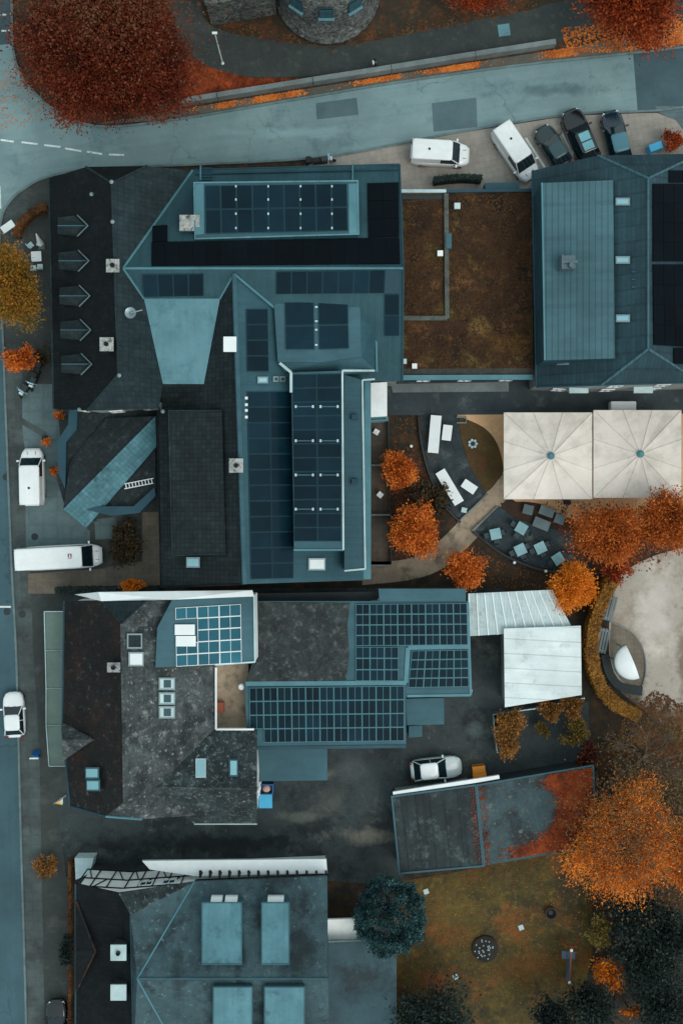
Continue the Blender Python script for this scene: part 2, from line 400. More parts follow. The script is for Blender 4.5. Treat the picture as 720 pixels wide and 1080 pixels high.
m_l_brn = leaf_mat('leaves_brown', [(90, 60, 30), (140, 96, 46), (176, 122, 62)], .9)
m_l_spr = leaf_mat('needles_blue', [(22, 40, 42), (42, 70, 73), (68, 106, 108), (112, 154, 154)], .9)
m_l_dk = leaf_mat('leaves_dark_green', [(26, 36, 35), (40, 54, 50), (60, 74, 66)], .6)
m_litter = leaf_mat('fallen_leaves', [(84, 36, 18), (134, 58, 26), (172, 84, 38)], .7)
m_litter3 = leaf_mat('fallen_leaves_brown', [(62, 42, 26), (92, 60, 34), (128, 88, 50)], .6)
m_litter2 = leaf_mat('fallen_leaves_bright', [(160, 80, 30), (206, 112, 44), (222, 140, 70)], .7)
m_shrub = leaf_mat('shrub_dark', [(34, 30, 22), (62, 52, 34), (92, 74, 48)], 1.2)

# ------------------------------------------------------------------ setting: ground sheets
def sheet(name, pts, lvl, mat, kind='structure'):
    z = .004 * lvl
    b = MB(); b.poly([P(x, y, 0) + Vector((0, 0, z)) for x, y in pts])
    o = b.build(name, mat)
    if o.data.polygons[0].normal.z < 0: o.data.flip_normals()
    o['kind'] = kind
    return o


def ribbon(path, w):
    p = [Vector((x, y)) for x, y in path]; L_ = []; R_ = []
    for i, q in enumerate(p):
        d = (p[min(i + 1, len(p) - 1)] - p[max(i - 1, 0)]).normalized(); n = Vector((-d.y, d.x)) * w / 2
        L_.append(q + n); R_.append(q - n)
    return L_, R_


def curve(path, step=4):
    # Catmull-Rom through photo points
    out = []; n = len(path)
    for i in range(n - 1):
        p0, p1, p2, p3 = (Vector(path[max(i - 1, 0)]), Vector(path[i]), Vector(path[i + 1]), Vector(path[min(i + 2, n - 1)]))
        for k in range(step):
            t = k / step
            out.append(.5 * ((2 * p1) + (p2 - p0) * t + (2 * p0 - 5 * p1 + 4 * p2 - p3) * t * t + (3 * p1 - p0 - 3 * p2 + p3) * t ** 3))
    out.append(Vector(path[-1]))
    return [(v.x, v.y) for v in out]


def strip(path, w, z0, z1, mb=None):
    mb = mb or MB(); L_, R_ = ribbon(path, w)
    for i in range(len(path) - 1):
        q = [P(v.x, v.y, z1) for v in (L_[i], L_[i + 1], R_[i + 1], R_[i])]
        q = [P(v.x, v.y, 0) + Vector((0, 0, z1)) for v in (L_[i], L_[i + 1], R_[i + 1], R_[i])]
        mb.drop(q, z0)
    return mb


g = MB(); g.poly([(-600, -600, 0), (600, -600, 0), (600, 600, 0), (-600, 600, 0)])
g = g.build('ground', m_earth); g['kind'] = 'structure'
UP = curve([(13, -60), (13, 0), (14, 50), (22, 78), (36, 97), (60, 117), (100, 133), (168, 129), (300, 107), (420, 87), (540, 70), (660, 57), (720, 50), (1000, 12)])
LOW = curve([(1000, 85), (760, 108), (690, 117), (600, 121), (480, 140), (420, 152), (330, 167), (200, 174), (100, 178), (50, 187), (25, 200), (10, 214), (2, 232), (0, 270), (3, 340), (6, 420), (9, 500), (13, 600), (18, 700), (22, 860), (26, 1000), (28, 1080), (34, 1400)])
sheet('park_ground', [(13, -300), (1000, -300), (1000, 30), (720, 48), (420, 80), (168, 122), (100, 130), (40, 95), (15, 50)], 1, m_park_soil)
sheet('road', [(-72, -300), (13, -300)] + UP + LOW + [(-60, 1400)], 2, m_road)
sheet('street', [(-72, 262), (-30, 250), (-1, 262), (0, 270), (3, 340), (6, 420), (9, 500), (13, 600), (18, 700), (22, 860), (26, 1000), (28, 1080), (34, 1400), (-60, 1400)], 3, m_street)
sheet('pavement', [(-120, -300), (-72.5, -300), (-72.5, 262), (-60.5, 1400), (-110, 1400)], 2, m_pave2)
sheet('road_patch', [(667, 56), (1000, 12), (1000, 85), (760, 108), (690, 117), (672, 118.5)], 3, m_dkroad)
sheet('road_patch', [(333, 109), (376, 103), (378, 121), (334, 126)], 3, m_patch)
sheet('road_patch', [(455, 109), (502, 103), (503, 134), (457, 139)], 3, m_patch)
sheet('road_patch', [(-40, -300), (12, -300), (13, 0), (13, 46), (-40, 52)], 3, m_dkroad)
sheet('pavement', LOW[-48:-1][::1] + [(100, 1300), (100, 600), (60, 430), (55, 190)] if False else [(50, 187), (25, 200), (10, 214), (2, 232), (0, 270), (3, 340), (6, 420), (9, 500), (13, 600), (18, 700), (22, 860), (26, 1000), (28, 1080), (34, 1400), (200, 1400), (200, 880), (170, 620), (170, 440), (100, 300), (80, 185)], 4, m_pave2)
sheet('pavement', [(10, 214), (2, 232), (0, 270), (3, 340), (6, 420), (9, 500), (13, 600), (18, 700), (22, 860), (26, 1000), (34, 1400), (52, 1400), (46, 1000), (42, 800), (36, 690), (32, 600), (26, 500), (24, 400), (22, 300), (30, 210), (26, 200)], 5, m_pave)
sheet('forecourt', [(24, 405), (56, 405), (62, 440), (70, 540), (95, 560), (95, 580), (28, 582), (27, 480), (24, 450)], 6, m_fore)
sheet('forecourt_band', [(24, 441), (50, 456), (47, 462), (24, 448)], 7, m_pave)
sheet('forecourt_beige', [(30, 605), (105, 600), (150, 592), (150, 540), (170, 540), (170, 626), (30, 626)], 6, m_beige)
sheet('forecourt_mat', [(100, 548), (122, 545), (125, 568), (101, 569)], 7, m_fore)
sheet('yard', [(75, 840), (270, 780), (262, 620), (530, 620), (540, 740), (620, 740), (622, 812), (415, 840), (425, 935), (80, 908)], 5, m_yard)
sheet('yard', [(60, 836), (400, 836), (425, 925), (70, 925)], 6, m_yard)
sheet('parking', [(325, 168), (420, 153), (480, 141), (600, 122), (672, 119.5), (692, 119), (715, 128), (735, 150), (760, 210), (330, 215)], 4, m_park)
sheet('parking_line', [(553, 146), (555, 145), (575, 176), (573, 177)], 5, m_line)
sheet('parking_line', [(591, 141), (593, 140), (606, 165), (604, 166)], 5, m_line)
sheet('parking_kerb_corner', [(690, 112), (720, 112), (760, 150), (730, 150), (712, 127), (694, 119)], 5, m_fore)
sheet('park_path', curve([(165, -120), (178, 0), (196, 50), (228, 74), (262, 81), (330, 80), (420, 70), (585, 44), (800, 14)]) + curve([(800, -30), (600, 0), (560, 10), (480, 25), (400, 42), (350, 48), (300, 44), (240, 34), (218, 22), (213, 0), (210, -120)]), 3, m_path)
sheet('verge', [(100, 131), (168, 119), (420, 78), (590, 52), (720, 28), (1000, -20), (1000, 11), (720, 48.5), (660, 55.5), (540, 68.5), (420, 85.5), (300, 105.5), (168, 127.5)], 3, m_verge)
sheet('alley', [(385, 396), (760, 396), (760, 436), (385, 438)], 4, M('alley_paving', (58, 70, 75), (48, 58, 62), .4, grain=.12, spots=[((84, 94, 94), .7, .6, .75)]))
sheet('alley_strip', [(412, 405), (536, 403), (536, 413), (414, 414)], 5, m_conc)
sheet('garden_path', curve([(382, 592), (420, 591), (450, 581), (478, 556), (512, 520), (532, 498)]) + curve([(560, 505), (534, 526), (512, 556), (488, 582), (462, 602), (430, 612), (382, 617)]), 4, m_gravel)
sheet('sand_ground', curve([(478, 437), (508, 450), (524, 468), (529, 490), (530, 520)]) + [(545, 530), (575, 542), (602, 548), (640, 560), (740, 560), (740, 428)], 3, m_sand)
sheet('grass_bed', curve([(484, 439), (510, 451), (524, 468), (530, 490), (529, 500), (511, 519), (497, 495), (488, 468), (484, 450)]), 4, m_bed)
sheet('terrace', [(443, 437), (482, 437)] + curve([(483, 445), (487, 468), (497, 495), (512, 519)]) + [(486, 548)] + curve([(474, 538), (462, 520), (451, 490), (445, 462), (443, 440)]), 5, m_slate)
sheet('terrace', [(500, 560), (525, 533)] + curve([(540, 545), (560, 552), (582, 558), (604, 562)]) + [(606, 598)] + curve([(585, 600), (560, 596), (530, 582), (512, 570)]), 5, m_slate)
sheet('grass_bed', curve([(527, 531), (545, 529), (568, 531), (580, 538), (602, 548), (604, 560), (582, 557), (560, 551), (540, 544)]), 4, M('bed_soil_red', (70, 48, 34), (54, 40, 30), .6, grain=.25))
sheet('gravel_court', curve([(648, 612), (672, 594), (710, 580), (800, 560)]) + [(820, 770)] + curve([(780, 775), (700, 765), (678, 748), (660, 735), (648, 720), (642, 690), (642, 650)]), 4, m_court)
sheet('stage_floor', curve([(644, 657), (664, 667), (676, 685), (679, 705), (675, 725), (655, 718), (645, 700), (642, 680)]), 5, m_beige)
sheet('terrace_patio', [(388, 438), (410, 440), (412, 596), (388, 596)], 4, M('patio_slabs', (92, 82, 70), (78, 72, 64), .5, grain=.16, tiles=(0, .5, .5, .07)))
sheet('lawn', [(418, 930), (470, 922), (515, 912), (622, 892), (625, 1000), (604, 1100), (410, 1100)], 3, m_lawn)


def kerb(name, path, w=2.2):
    o = strip(path, w, -.02, .12).build(name, m_kerb); o['kind'] = 'structure'; return o


kerb('kerb', UP)
kerb('kerb', LOW)
# painted dashes
for (x0, y0, x1, y1) in ((1, 147.5, 15, 149.5), (23, 150, 40, 152), (47, 153, 64, 155), (69, 156.5, 86, 159.5), (92, 160, 108, 162.5), (115, 163, 131, 163.5)):
    o = strip([(x0, y0), (x1, y1)], 1.9, .003, .016).build('road_marking', m_line); o['kind'] = 'structure'
for (x0, y0, x1, y1) in ((1, 15.2, 7, 15.8), (11, 14.5, 14, 14.8), (2, 32.5, 7, 32.8), (9, 32.5, 12.5, 32.3), (-12, 15, -5, 15), (-12, 33, -6, 33), (-14, 640, 12, 640), (0, 196, 1, 220), (-3, 600, -2, 700)):
    o = strip([(x0, y0), (x1, y1)], 1.8, .003, .018).build('road_marking', m_line); o['kind'] = 'structure'

# ------------------------------------------------------------------ building helpers
def roof_mesh(faces, thick=.2):
    """faces: (list of (px,py,z), material index)"""
    mb = MB(); idx = {}; F = []
    for pts, mi in faces:
        f = []
        for p in pts:
            if p not in idx: idx[p] = len(mb.v); mb.v.append(tuple(P(*p)))
            f.append(idx[p])
        w = [Vector(mb.v[i]) for i in f]
        a = sum(w[k].x * w[(k + 1) % len(w)].y - w[(k + 1) % len(w)].x * w[k].y for k in range(len(w)))
        if a < 0: f.reverse()
        F.append((f, mi))
    n = len(mb.v)
    mb.v += [(x, y, z - thick) for x, y, z in mb.v]
    ed = {}
    for f, mi in F:
        mb.f.append(tuple(f)); mb.m.append(mi)
        mb.f.append(tuple(i + n for i in reversed(f))); mb.m.append(mi)
        for k in range(len(f)): ed[(f[k], f[(k + 1) % len(f)])] = mi
    for (a, b), mi in ed.items():
        if (b, a) not in ed: mb.f.append((b, a, a + n, b + n)); mb.m.append(mi)
    return mb


def inset(pts, d):
    w = [P(*p) for p in pts]; n = len(w)
    a = sum(w[k].x * w[(k + 1) % n].y - w[(k + 1) % n].x * w[k].y for k in range(n))
    if a < 0: w.reverse()
    out = []
    for k in range(n):
        p0, p1, p2 = w[k - 1], w[k], w[(k + 1) % n]
        e0 = Vector((p1.x - p0.x, p1.y - p0.y)).normalized(); e1 = Vector((p2.x - p1.x, p2.y - p1.y)).normalized()
        n0 = Vector((-e0.y, e0.x)); n1 = Vector((-e1.y, e1.x)); m = (n0 + n1)
        if m.length < .2: m = n0
        m = m / max(.35, m.length_squared / 2) if m.length_squared > .7 else m.normalized()
        out.append(Vector((p1.x + m.x * d, p1.y + m.y * d, p1.z)))
    return out


def walls(root, outline, mat, d=.3, under=.16, win=None, z0=-.1):
    pts = inset(outline, d); mb = MB(); n = len(pts)
    for k in range(n):
        a, b = pts[k], pts[(k + 1) % n]
        mb.poly([(a.x, a.y, z0), (b.x, b.y, z0), (b.x, b.y, b.z - under), (a.x, a.y, a.z - under)])
    o = mb.build('wall', mat, root)
    if win:
        for k in range(n):
            a, b = pts[k], pts[(k + 1) % n]
            e = Vector((b.x - a.x, b.y - a.y, 0)); L = e.length
            if L < 2.5: continue
            e.normalize(); nn = Vector((e.y, -e.x, 0)); cnt = int(L // 2.6); top = min(a.z, b.z)
            for fl in range(max(1, int(top // 2.9))):
                zb = .9 + fl * 2.8
                if zb + 1.4 > top - .3: continue
                for q in range(cnt):
                    window(root, a + e * (L * (q + .5) / cnt), e, nn, zb, 1.1, 1.35)
    return o


def window(root, p, e, nn, zb, w, h, mats=None):
    f = MB(); c = Vector((p.x, p.y, 0)) + nn * .03
    def q(u, z, o): return c + e * u + nn * o + Vector((0, 0, z))
    t = .1
    for (u0, u1, a, b) in ((-w / 2, -w / 2 + t, zb, zb + h), (w / 2 - t, w / 2, zb, zb + h), (-w / 2 + t, w / 2 - t, zb, zb + t), (-w / 2 + t, w / 2 - t, zb + h - t, zb + h), (-.03, .03, zb + t, zb + h - t)):
        f.prism([q(u0, b, 0), q(u1, b, 0), q(u1, b, .08), q(u0, b, .08)], [q(u0, a, 0), q(u1, a, 0), q(u1, a, .08), q(u0, a, .08)])
    fo = f.build('window', mats[0] if mats else m_whitep, root)
    g_ = MB(); g_.poly([q(-w / 2 + t, zb + t, .02), q(w / 2 - t, zb + t, .02), q(w / 2 - t, zb + h - t, .02), q(-w / 2 + t, zb + h - t, .02)])
    g_.build('pane', mats[1] if mats else m_glass, fo)
    return fo


def caps(parent, lines, mat, r=.1, name='ridge_cap', lift=.02):
    for ln in lines:
        mb = MB()
        for a, b in zip(ln[:-1], ln[1:]):
            mb.tube(P(*a) + Vector((0, 0, lift)), P(*b) + Vector((0, 0, lift)), r * .75, n=7)
        mb.build(name, mat, parent)


def lerp2(q, u, v):
    (ax, ay), (bx, by), (cx, cy), (dx, dy) = q
    return ((ax * (1 - u) + bx * u) * (1 - v) + (dx * (1 - u) + cx * u) * v, (ay * (1 - u) + by * u) * (1 - v) + (dy * (1 - u) + cy * u) * v)


def panels(parent, quad, pl, cols, rows, glass=None, frame=None, gap=.35, rim=.05, skip=(), off=.1, name='solar_panel', mid=0):
    glass = glass or m_glasspanel; frame = frame or m_frame
    out = []
    W = math.dist(quad[0], quad[1]); Hh = math.dist(quad[0], quad[3])
    gu, gv = gap / W, gap / Hh
    for j in range(rows):
        for i in range(cols):
            if (i, j) in skip: continue
            u0, u1, v0, v1 = i / cols + gu, (i + 1) / cols - gu, j / rows + gv, (j + 1) / rows - gv
            q = [hit(*lerp2(quad, u, v), pl) for u, v in ((u0, v0), (u1, v0), (u1, v1), (u0, v1))]
            n = pl[1]; mb = MB()
            mb.prism([p + n * off for p in q], [p + n * (off - .06) for p in q], 1)
            c = sum(q, Vector()) / 4
            def ins(p):
                e1 = (q[1] - q[0]).normalized(); e2 = (q[3] - q[0]).normalized()
                s1 = 1 if (p - c).dot(e1) < 0 else -1; s2 = 1 if (p - c).dot(e2) < 0 else -1
                return p + e1 * rim * s1 + e2 * rim * s2
            r = [ins(p) for p in q]
            if mid:
                e = [(r[0] + r[1]) / 2, (r[3] + r[2]) / 2]; dv = (r[1] - r[0]).normalized() * rim * .45
                mb.poly([p + n * (off + .006) for p in (r[0], e[0] - dv, e[1] - dv, r[3])], 0)
                mb.poly([p + n * (off + .006) for p in (e[0] + dv, r[1], r[2], e[1] + dv)], 0)
            else:
                mb.poly([p + n * (off + .006) for p in r], 0)
            out.append(mb.build(name, [glass, frame], parent))
    return out


def skylight(parent, cx, cy, w, h, pl, glass=None, frame=None, name='skylight'):
    q = [(cx - w / 2, cy - h / 2), (cx + w / 2, cy - h / 2), (cx + w / 2, cy + h / 2), (cx - w / 2, cy + h / 2)]
    return panels(parent, q, pl, 1, 1, glass or m_glass_lt, frame or m_steel, 0, .12, off=.16, name=name)[0]


def chimney(parent, cx, cy, s, zt, zb, mat=None, pot=True, sy=None, name='chimney'):
    c = P(cx, cy, zt); a = s * K * .5; b = (sy or s) * K * .5; mb = MB()
    mb.box((c.x, c.y, zb), (2 * a * .8, 2 * b * .8, zt - zb - .15), 0, 2)
    mb.box((c.x, c.y, zt - .15), (2 * a, 2 * b, .15), 0, 0)
    if pot: mb.lathe((c.x, c.y, zt), [(.17, 0), (.17, .2), (.13, .2), (.13, .04)], 12, 1)
    return mb.build(name, [mat or m_trim, m_dark, m_wall_d], parent)


def flat_box(parent, name, pts, zb, mats, mi=0, ms=None):
    mb = MB(); top = [P(*p) for p in pts]; mb.drop(top, zb, mi, ms)
    return mb.build(name, mats, parent)


def rim_box(parent, name, pts, h, w, mat, z_off=0.0, closed=True):
    """low coping standing along a roof edge"""
    mb = MB(); n = len(pts)
    for k in range(n if closed else n - 1):
        a, b = P(*pts[k]), P(*pts[(k + 1) % n])
        d = Vector((b.x - a.x, b.y - a.y, 0)).normalized(); nn = Vector((-d.y, d.x, 0)) * w / 2; u = Vector((0, 0, h)); l = Vector((0, 0, z_off - .05))
        a2, b2 = a - d * w * .49, b + d * (w * .49)
        if not closed: a2, b2 = a, b
        k2 = Vector((0, 0, .003 * (k % 2)))
        mb.prism([a2 + nn + u + k2, b2 + nn + u + k2, b2 - nn + u + k2, a2 - nn + u + k2], [a2 + nn + l, b2 + nn + l, b2 - nn + l, a2 - nn + l])
    return mb.build(name, mat, parent)


# ------------------------------------------------------------------ main building
mainb = thing('guest_house', 'large L-shaped house with teal metal roofs, slate west wing and many solar panels', 'building', P(250, 400))
WA, WB, WC, WD, WE = (52, 188, 6.0), (91, 176, 9.4), (118, 193, 12.0), (155, 175, 9.6), (203, 180, 6.5)
X0, X1 = (130, 283, 11.5), (125, 395, 12.0)
pNn = plane(X0, (421, 174, 6.5), (425, 283, 11.5))
WE = (203, 180, round(hit(203, 180, pNn).z, 3))
V1, V2 = (152, 315, 10.0), (172, 405, 8.9)
SW, SH, SR = (57, 431, 6.0), (92, 433, 9.1), (167, 431, 9.2)
V3, V4 = (232, 315, 10.2), (215, 405, 9.0)
CR0, CR1 = (247, 289, 11.3), (258, 616, 11.3)
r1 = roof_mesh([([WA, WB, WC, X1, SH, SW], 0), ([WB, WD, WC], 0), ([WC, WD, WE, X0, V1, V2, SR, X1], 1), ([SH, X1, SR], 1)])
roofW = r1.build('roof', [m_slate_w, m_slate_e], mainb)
r2 = roof_mesh([([WE, (421, 174, 6.5), (425, 283, 11.5), X0], 0), ([X0, (425, 283, 11.5), (424, 402, 6.4), (385, 402, 6.4), (291, 326, 9.6), CR0, V3, V1], 0)])
roofN = r2.build('roof', [m_metal], mainb)
r3 = roof_mesh([([V1, V3, V4, V2], 0)]); roofI = r3.build('roof', [m_metal_lt], mainb)
r4 = roof_mesh([([CR0, (291, 326, 9.4), (385, 402, 5.6), (383, 612, 5.6), CR1], 0), ([CR0, CR1, (170, 619, 6.5), (166, 434, 6.5), V2, V4, V3], 1)])
roofC = r4.build('roof', [m_metal_n, m_tile_d], mainb)
pNs = plane((130, 283, 11.5), (425, 283, 11.5), (424, 402, 6.4))
pE = plane(CR0, CR1, (383, 612, 5.6)); pWs = plane(CR0, CR1, (170, 619, 6.5)); pWl = plane(WA, WC, SW)
walls(mainb, [WA, (91, 176, 9.4), WD, WE, (421, 174, 6.5), (425, 283, 11.5), (424, 402, 6.4), (385, 402, 5.6), (383, 612, 5.6), CR1, (170, 619, 6.5), (166, 434, 6.5), SR, SH, SW], m_wall, win=True)
caps(roofW, [[WC, X1], [WB, WC, WD], [SH, X1, SR], [WA, SW]], m_slate_e, .12)
caps(roofN, [[X0, (425, 283, 11.5)], [WE, X0, V1], [CR0, V3], [(247, 289, 11.4), (291, 326, 9.7)]], m_teal, .13)
caps(roofN, [[(204, 179.5, 6.5), (421, 173.5, 6.5)], [(421, 174, 6.5), (425, 283, 11.5), (424, 402, 6.4)]], m_dteal, .12, 'gutter')
caps(roofC, [[CR0, CR1]], m_metal_fl, .25)
caps(roofC, [[CR1, (170, 619, 6.5)], [(166, 434, 6.5), (170, 619, 6.5)]], m_slate_w, .1, 'gutter')
mb = MB(); mb.drop([P(*p) for p in ((381, 402, 5.5), (391, 402, 5.5), (391, 611, 5.5), (383, 611, 5.5))], 5.2); mb.build('gutter', m_teal, roofC)
m_dorm = M('dormer_slate', (46, 58, 61), (38, 49, 52), .6, grain=.18, tiles=(0, .3, .3, .14), spec=.2)
# five west dormers
for k, y in enumerate((238, 275, 312, 348, 384)):
    dx = k * 1.0; x0, xr, xt = 61 + dx, 82 + dx, 93 + dx
    zr = 9.4; pk = (xt, y, zr)
    mb = roof_mesh([([(x0, y - 8.5, 8.3), (x0, y, 9.3), pk, (xr, y - 11, 8.5)], 0), ([(x0, y, 9.3), (x0, y + 8.5, 8.3), (xr, y + 11, 8.5), pk], 0)], .12)
    d_ = mb.build('dormer', [m_dorm], mainb)
    c = MB(); c.drop([P(x0 + 1, y - 7, 8.2), P(xr + 8, y - 7, 8.4), P(xr + 8, y + 7, 8.4), P(x0 + 1, y + 7, 8.2)], 6.3); c.build('cheek', m_slate_w, d_)
    caps(d_, [[(x0, y, 9.3), pk]], m_metal_fl, .06)
    caps(d_, [[(xr, y - 11, 8.9), (xt, y, 9.95), (xr, y + 11, 8.9)]], m_kerb, .075, 'flashing')
# big flat dormer with glazing on the north slope
d1 = flat_box(mainb, 'dormer', [(205, 193, 10.0), (377, 191, 10.0), (378, 247, 10.3), (206, 252, 10.3)], 7.0, [m_metal_fl, m_dteal], 0, 1)
pD1 = plane((205, 193, 10.0), (377, 191, 10.0), (378, 247, 10.3))
panels(d1, [(216, 196), (366, 194), (367, 244), (217, 247)], pD1, 9, 2, gap=.25, rim=.04, frame=m_framed)
for x in (249, 283, 317, 350):
    for y in (197, 211, 226, 241):
        c = hit(x, y, pD1); b = MB(); b.box((c.x, c.y, c.z + .05), (.11, .16, .12)); b.build('panel_clamp', m_trim, d1)
for xa in (206, 367.5):
    mb = MB(); mb.slab([(xa, 194), (xa + 9, 193.7), (xa + 9.5, 247), (xa + .5, 248)], pD1, -.02, .05); mb.build('light_strip', m_teal, d1)
rim_box(d1, 'flashing', [(205, 193, 10.0), (377, 191, 10.0), (378, 247, 10.3), (206, 252, 10.3)], .1, .1, m_metal_lt)
for x in (211, 371):
    mb = MB(); mb.slab([(x, 176), (x + 1.6, 176), (x + 1.6, 191), (x, 191)], pNn, .02, .16); mb.build('roof_ladder', m_teal, roofN)
mb = MB()
for y in range(178, 192, 3): mb.slab([(213, y), (224, y), (224, y + 1), (213, y + 1)], pNn, .05, .12)
mb.build('roof_ladder', m_dteal, roofN)
panels(roofN, [(160, 256), (421, 251), (422, 279), (160, 281)], pNn, 18, 1, m_glasspanel2, m_glasspanel2, gap=.12, rim=.02)
panels(roofN, [(387, 194), (420, 193), (421, 250), (388, 251)], pNn, 2, 3, m_glasspanel2, m_glasspanel2, gap=.12, rim=.02)
panels(roofN, [(161, 239), (177, 238), (177, 255), (161, 256)], pNn, 1, 1, m_glasspanel2, m_glasspanel2, gap=.12, rim=.02)
panels(roofN, [(150, 289), (215, 288), (215, 312), (152, 313)], pNs, 4, 1, m_glasspanel, m_framed, gap=.15, rim=.03)
panels(roofN, [(291, 286), (406, 284), (405, 309), (291, 310)], pNs, 7, 1, m_glasspanel, m_framed, gap=.15, rim=.03)
panels(roofN, [(406, 284), (422, 284), (421, 309), (405, 309)], pNs, 1, 1, m_dteal, m_framed, gap=.15, rim=.03)
panels(roofN, [(405, 310), (421, 310), (421, 354), (405, 354)], pNs, 1, 2, m_glasspanel, m_framed, gap=.15, rim=.03)
panels(roofC, [(259, 326), (282, 326), (283, 392), (260, 392)], pE, 1, 4, m_glasspanel, m_framed, gap=.2, rim=.03)
panels(roofC, [(260, 413), (308, 413), (309, 610), (264, 611)], pE, 2, 12, m_glasspanel, m_framed, gap=.2, rim=.03)
# east dormers
d2 = flat_box(mainb, 'dormer', [(289, 322, 10.0), (300, 315, 10.0), (379, 313, 9.8), (381, 376, 9.8), (340, 382, 9.9), (293, 382, 10.0)], 6.5, [m_metal_fl, m_dteal], 0, 1)
pD2 = plane((300, 315, 10.0), (379, 313, 9.8), (381, 376, 9.8))
panels(d2, [(300, 319), (331, 318), (332, 369), (301, 369)], pD2, 1, 2, gap=.3, rim=.04, frame=m_framed)
panels(d2, [(335, 318), (367, 317), (368, 368), (336, 369)], pD2, 1, 2, gap=.3, rim=.04, frame=m_framed)
for y in (324, 339, 348, 364):
    c = hit(333.5, y, pD2); b = MB(); b.box((c.x, c.y, c.z + .04), (.2, .13, .1)); b.build('panel_clamp', m_trim, d2)
caps(d2, [[(380, 312, 9.9), (396, 337, 8.6), (397, 392, 7.6)]], m_teal, .12, 'flashing')
flat_box(d2, 'side_roof', [(379, 314, 9.7), (396, 337, 8.5), (396, 392, 7.5), (381, 376, 9.7)], 6.3, [m_metal_n])
flat_box(d2, 'side_roof', [(340, 382.2, 9.8), (381, 376.2, 9.75), (396, 391, 8.3), (362, 394, 8.6), (300, 392, 9.3), (294, 382.2, 9.9)], 6.3, [m_metal_fl])
d3 = flat_box(mainb, 'dormer', [(307, 393, 10.2), (361, 391, 10.2), (362, 580, 10.2), (310, 580, 10.2)], 7.0, [m_metal_fl, m_dteal], 0, 1)
pD3 = plane((307, 393, 10.2), (361, 391, 10.2), (362, 580, 10.2))
panels(d3, [(308, 395), (360, 394), (360, 571), (310, 571)], pD3, 2, 12, gap=.2, rim=.03, frame=m_framed)
for y in (429, 465, 501, 537):
    for xs in ((312, 330), (338, 356)):
        mb = MB(); mb.slab([(xs[0], y - .6), (xs[1], y - .6), (xs[1], y + .6), (xs[0], y + .6)], pD3, .1, .16)
        mb.build('rail', m_metal_fl, d3)
        for x in xs:
            c = hit(x, y, pD3); b = MB(); b.box((c.x, c.y, c.z + .05), (.15, .2, .16)); b.build('panel_clamp', m_trim, d3)
rim_box(d3, 'coping', [(362, 580, 10.2), (361, 391, 10.2), (395, 391, 8.3)], .12, .14, m_trim, closed=False)
rim_box(d3, 'coping', [(295, 383, 9.95), (307, 393, 10.2), (307, 414, 10.2)], .14, .2, m_trim, closed=False)
rim_box(d3, 'flashing', [(310, 580, 10.2), (362, 580, 10.2)], .1, .14, m_teal, closed=False)
d4 = flat_box(mainb, 'lower_roof', [(363, 395, 8.0), (382, 401, 7.8), (385, 600, 7.8), (363, 602, 8.0)], 5.0, [m_metal_n, m_dteal], 0, 1)
rim_box(d4, 'coping', [(363, 602, 8.0), (385, 600, 7.8), (382, 401, 7.8), (395, 400, 7.8)], .1, .13, m_trim, closed=False)
for y in (440, 508): c = P(374, y, 8); b = MB(); b.box((c.x, c.y, 7.9), (.5, .4, .35)); b.build('vent', m_dteal, d4)
# dark shed dormer on the west slope of the middle wing
d5 = flat_box(mainb, 'dormer', [(178, 433, 9.2), (234, 433, 10.5), (238, 584, 10.5), (182, 586, 9.2)], 6.8, [m_tile_d, m_slate_w], 0, 1)
rim_box(d5, 'flashing', [(234, 433, 10.5), (178, 433, 9.2), (182, 586, 9.2), (238, 584, 10.5)], .05, .08, m_slate_e, closed=False)
skylight(roofC, 205, 593, 14, 11, pWs, m_glass_lt); skylight(roofC, 333, 595, 18, 13, pE, m_glass_wh); skylight(roofC, 276, 401, 11, 7, pE, m_glass_lt)
skylight(roofC, 290, 400, 6, 6, pE, m_glass); skylight(roofC, 297, 400, 6, 6, pE, m_glass)
for y in (420, 427, 433, 440): c = hit(260, y, pE); b = MB(); b.box((c.x, c.y, c.z), (.2, .2, .16)); b.build('roof_hook', m_whitep, roofC)
chimney(roofC, 249, 491, 13, 12.0, 9.5, m_chim); chimney(roofC, 242.5, 363, 12, 11.7, 9.5, m_whitep, False, 14)
chimney(roofW, 119, 280, 12, 12.7, 10, m_chim); chimney(roofW, 112.5, 363, 12.5, 12.5, 9.8, m_chim)
chimney(roofN, 200, 235, 19, 10.3, 8.0, m_chim, False, 15)
c = P(141, 333, 10.4); b = MB(); b.tube((c.x, c.y, 9.5), (c.x, c.y, 12.2), .05); b.lathe((c.x, c.y, 11.6), [(.05, -.25), (.4, 0), (.42, .05), (.05, -.12)], 16)
b.tube((c.x, c.y, 11.6), (c.x + .9, c.y + .2, 11.7), .05); b.build('antenna', m_steel, roofW)
for (x, y, z) in ((118, 192, 12.1), (126, 396, 12.1), (119, 234, 12.05), (97, 205, 10.2), (172, 434, 9.0), (84, 432, 8.8)):
    c = P(x, y, z); b = MB(); b.lathe((c.x, c.y, c.z), [(.14, 0), (.16, .1), (.06, .2)], 10); b.build('finial', m_steel, roofW)
for (x, y) in ((228, 300), (404, 396), (414, 397), (394, 398)): pass
for y in (480, 500, 516): c = P(170, y, 6.5); b = MB(); b.box((c.x, c.y, 6.4), (.35, .1, .12)); b.build('gutter_bracket', m_steel, roofC)
# snow guard hooks along the north eave
mb = MB(); mb.slab([(206, 183.5), (420, 178.5), (420, 180), (206, 185)], pNn, .02, .14); mb.build('snow_guard', m_dteal, roofN)

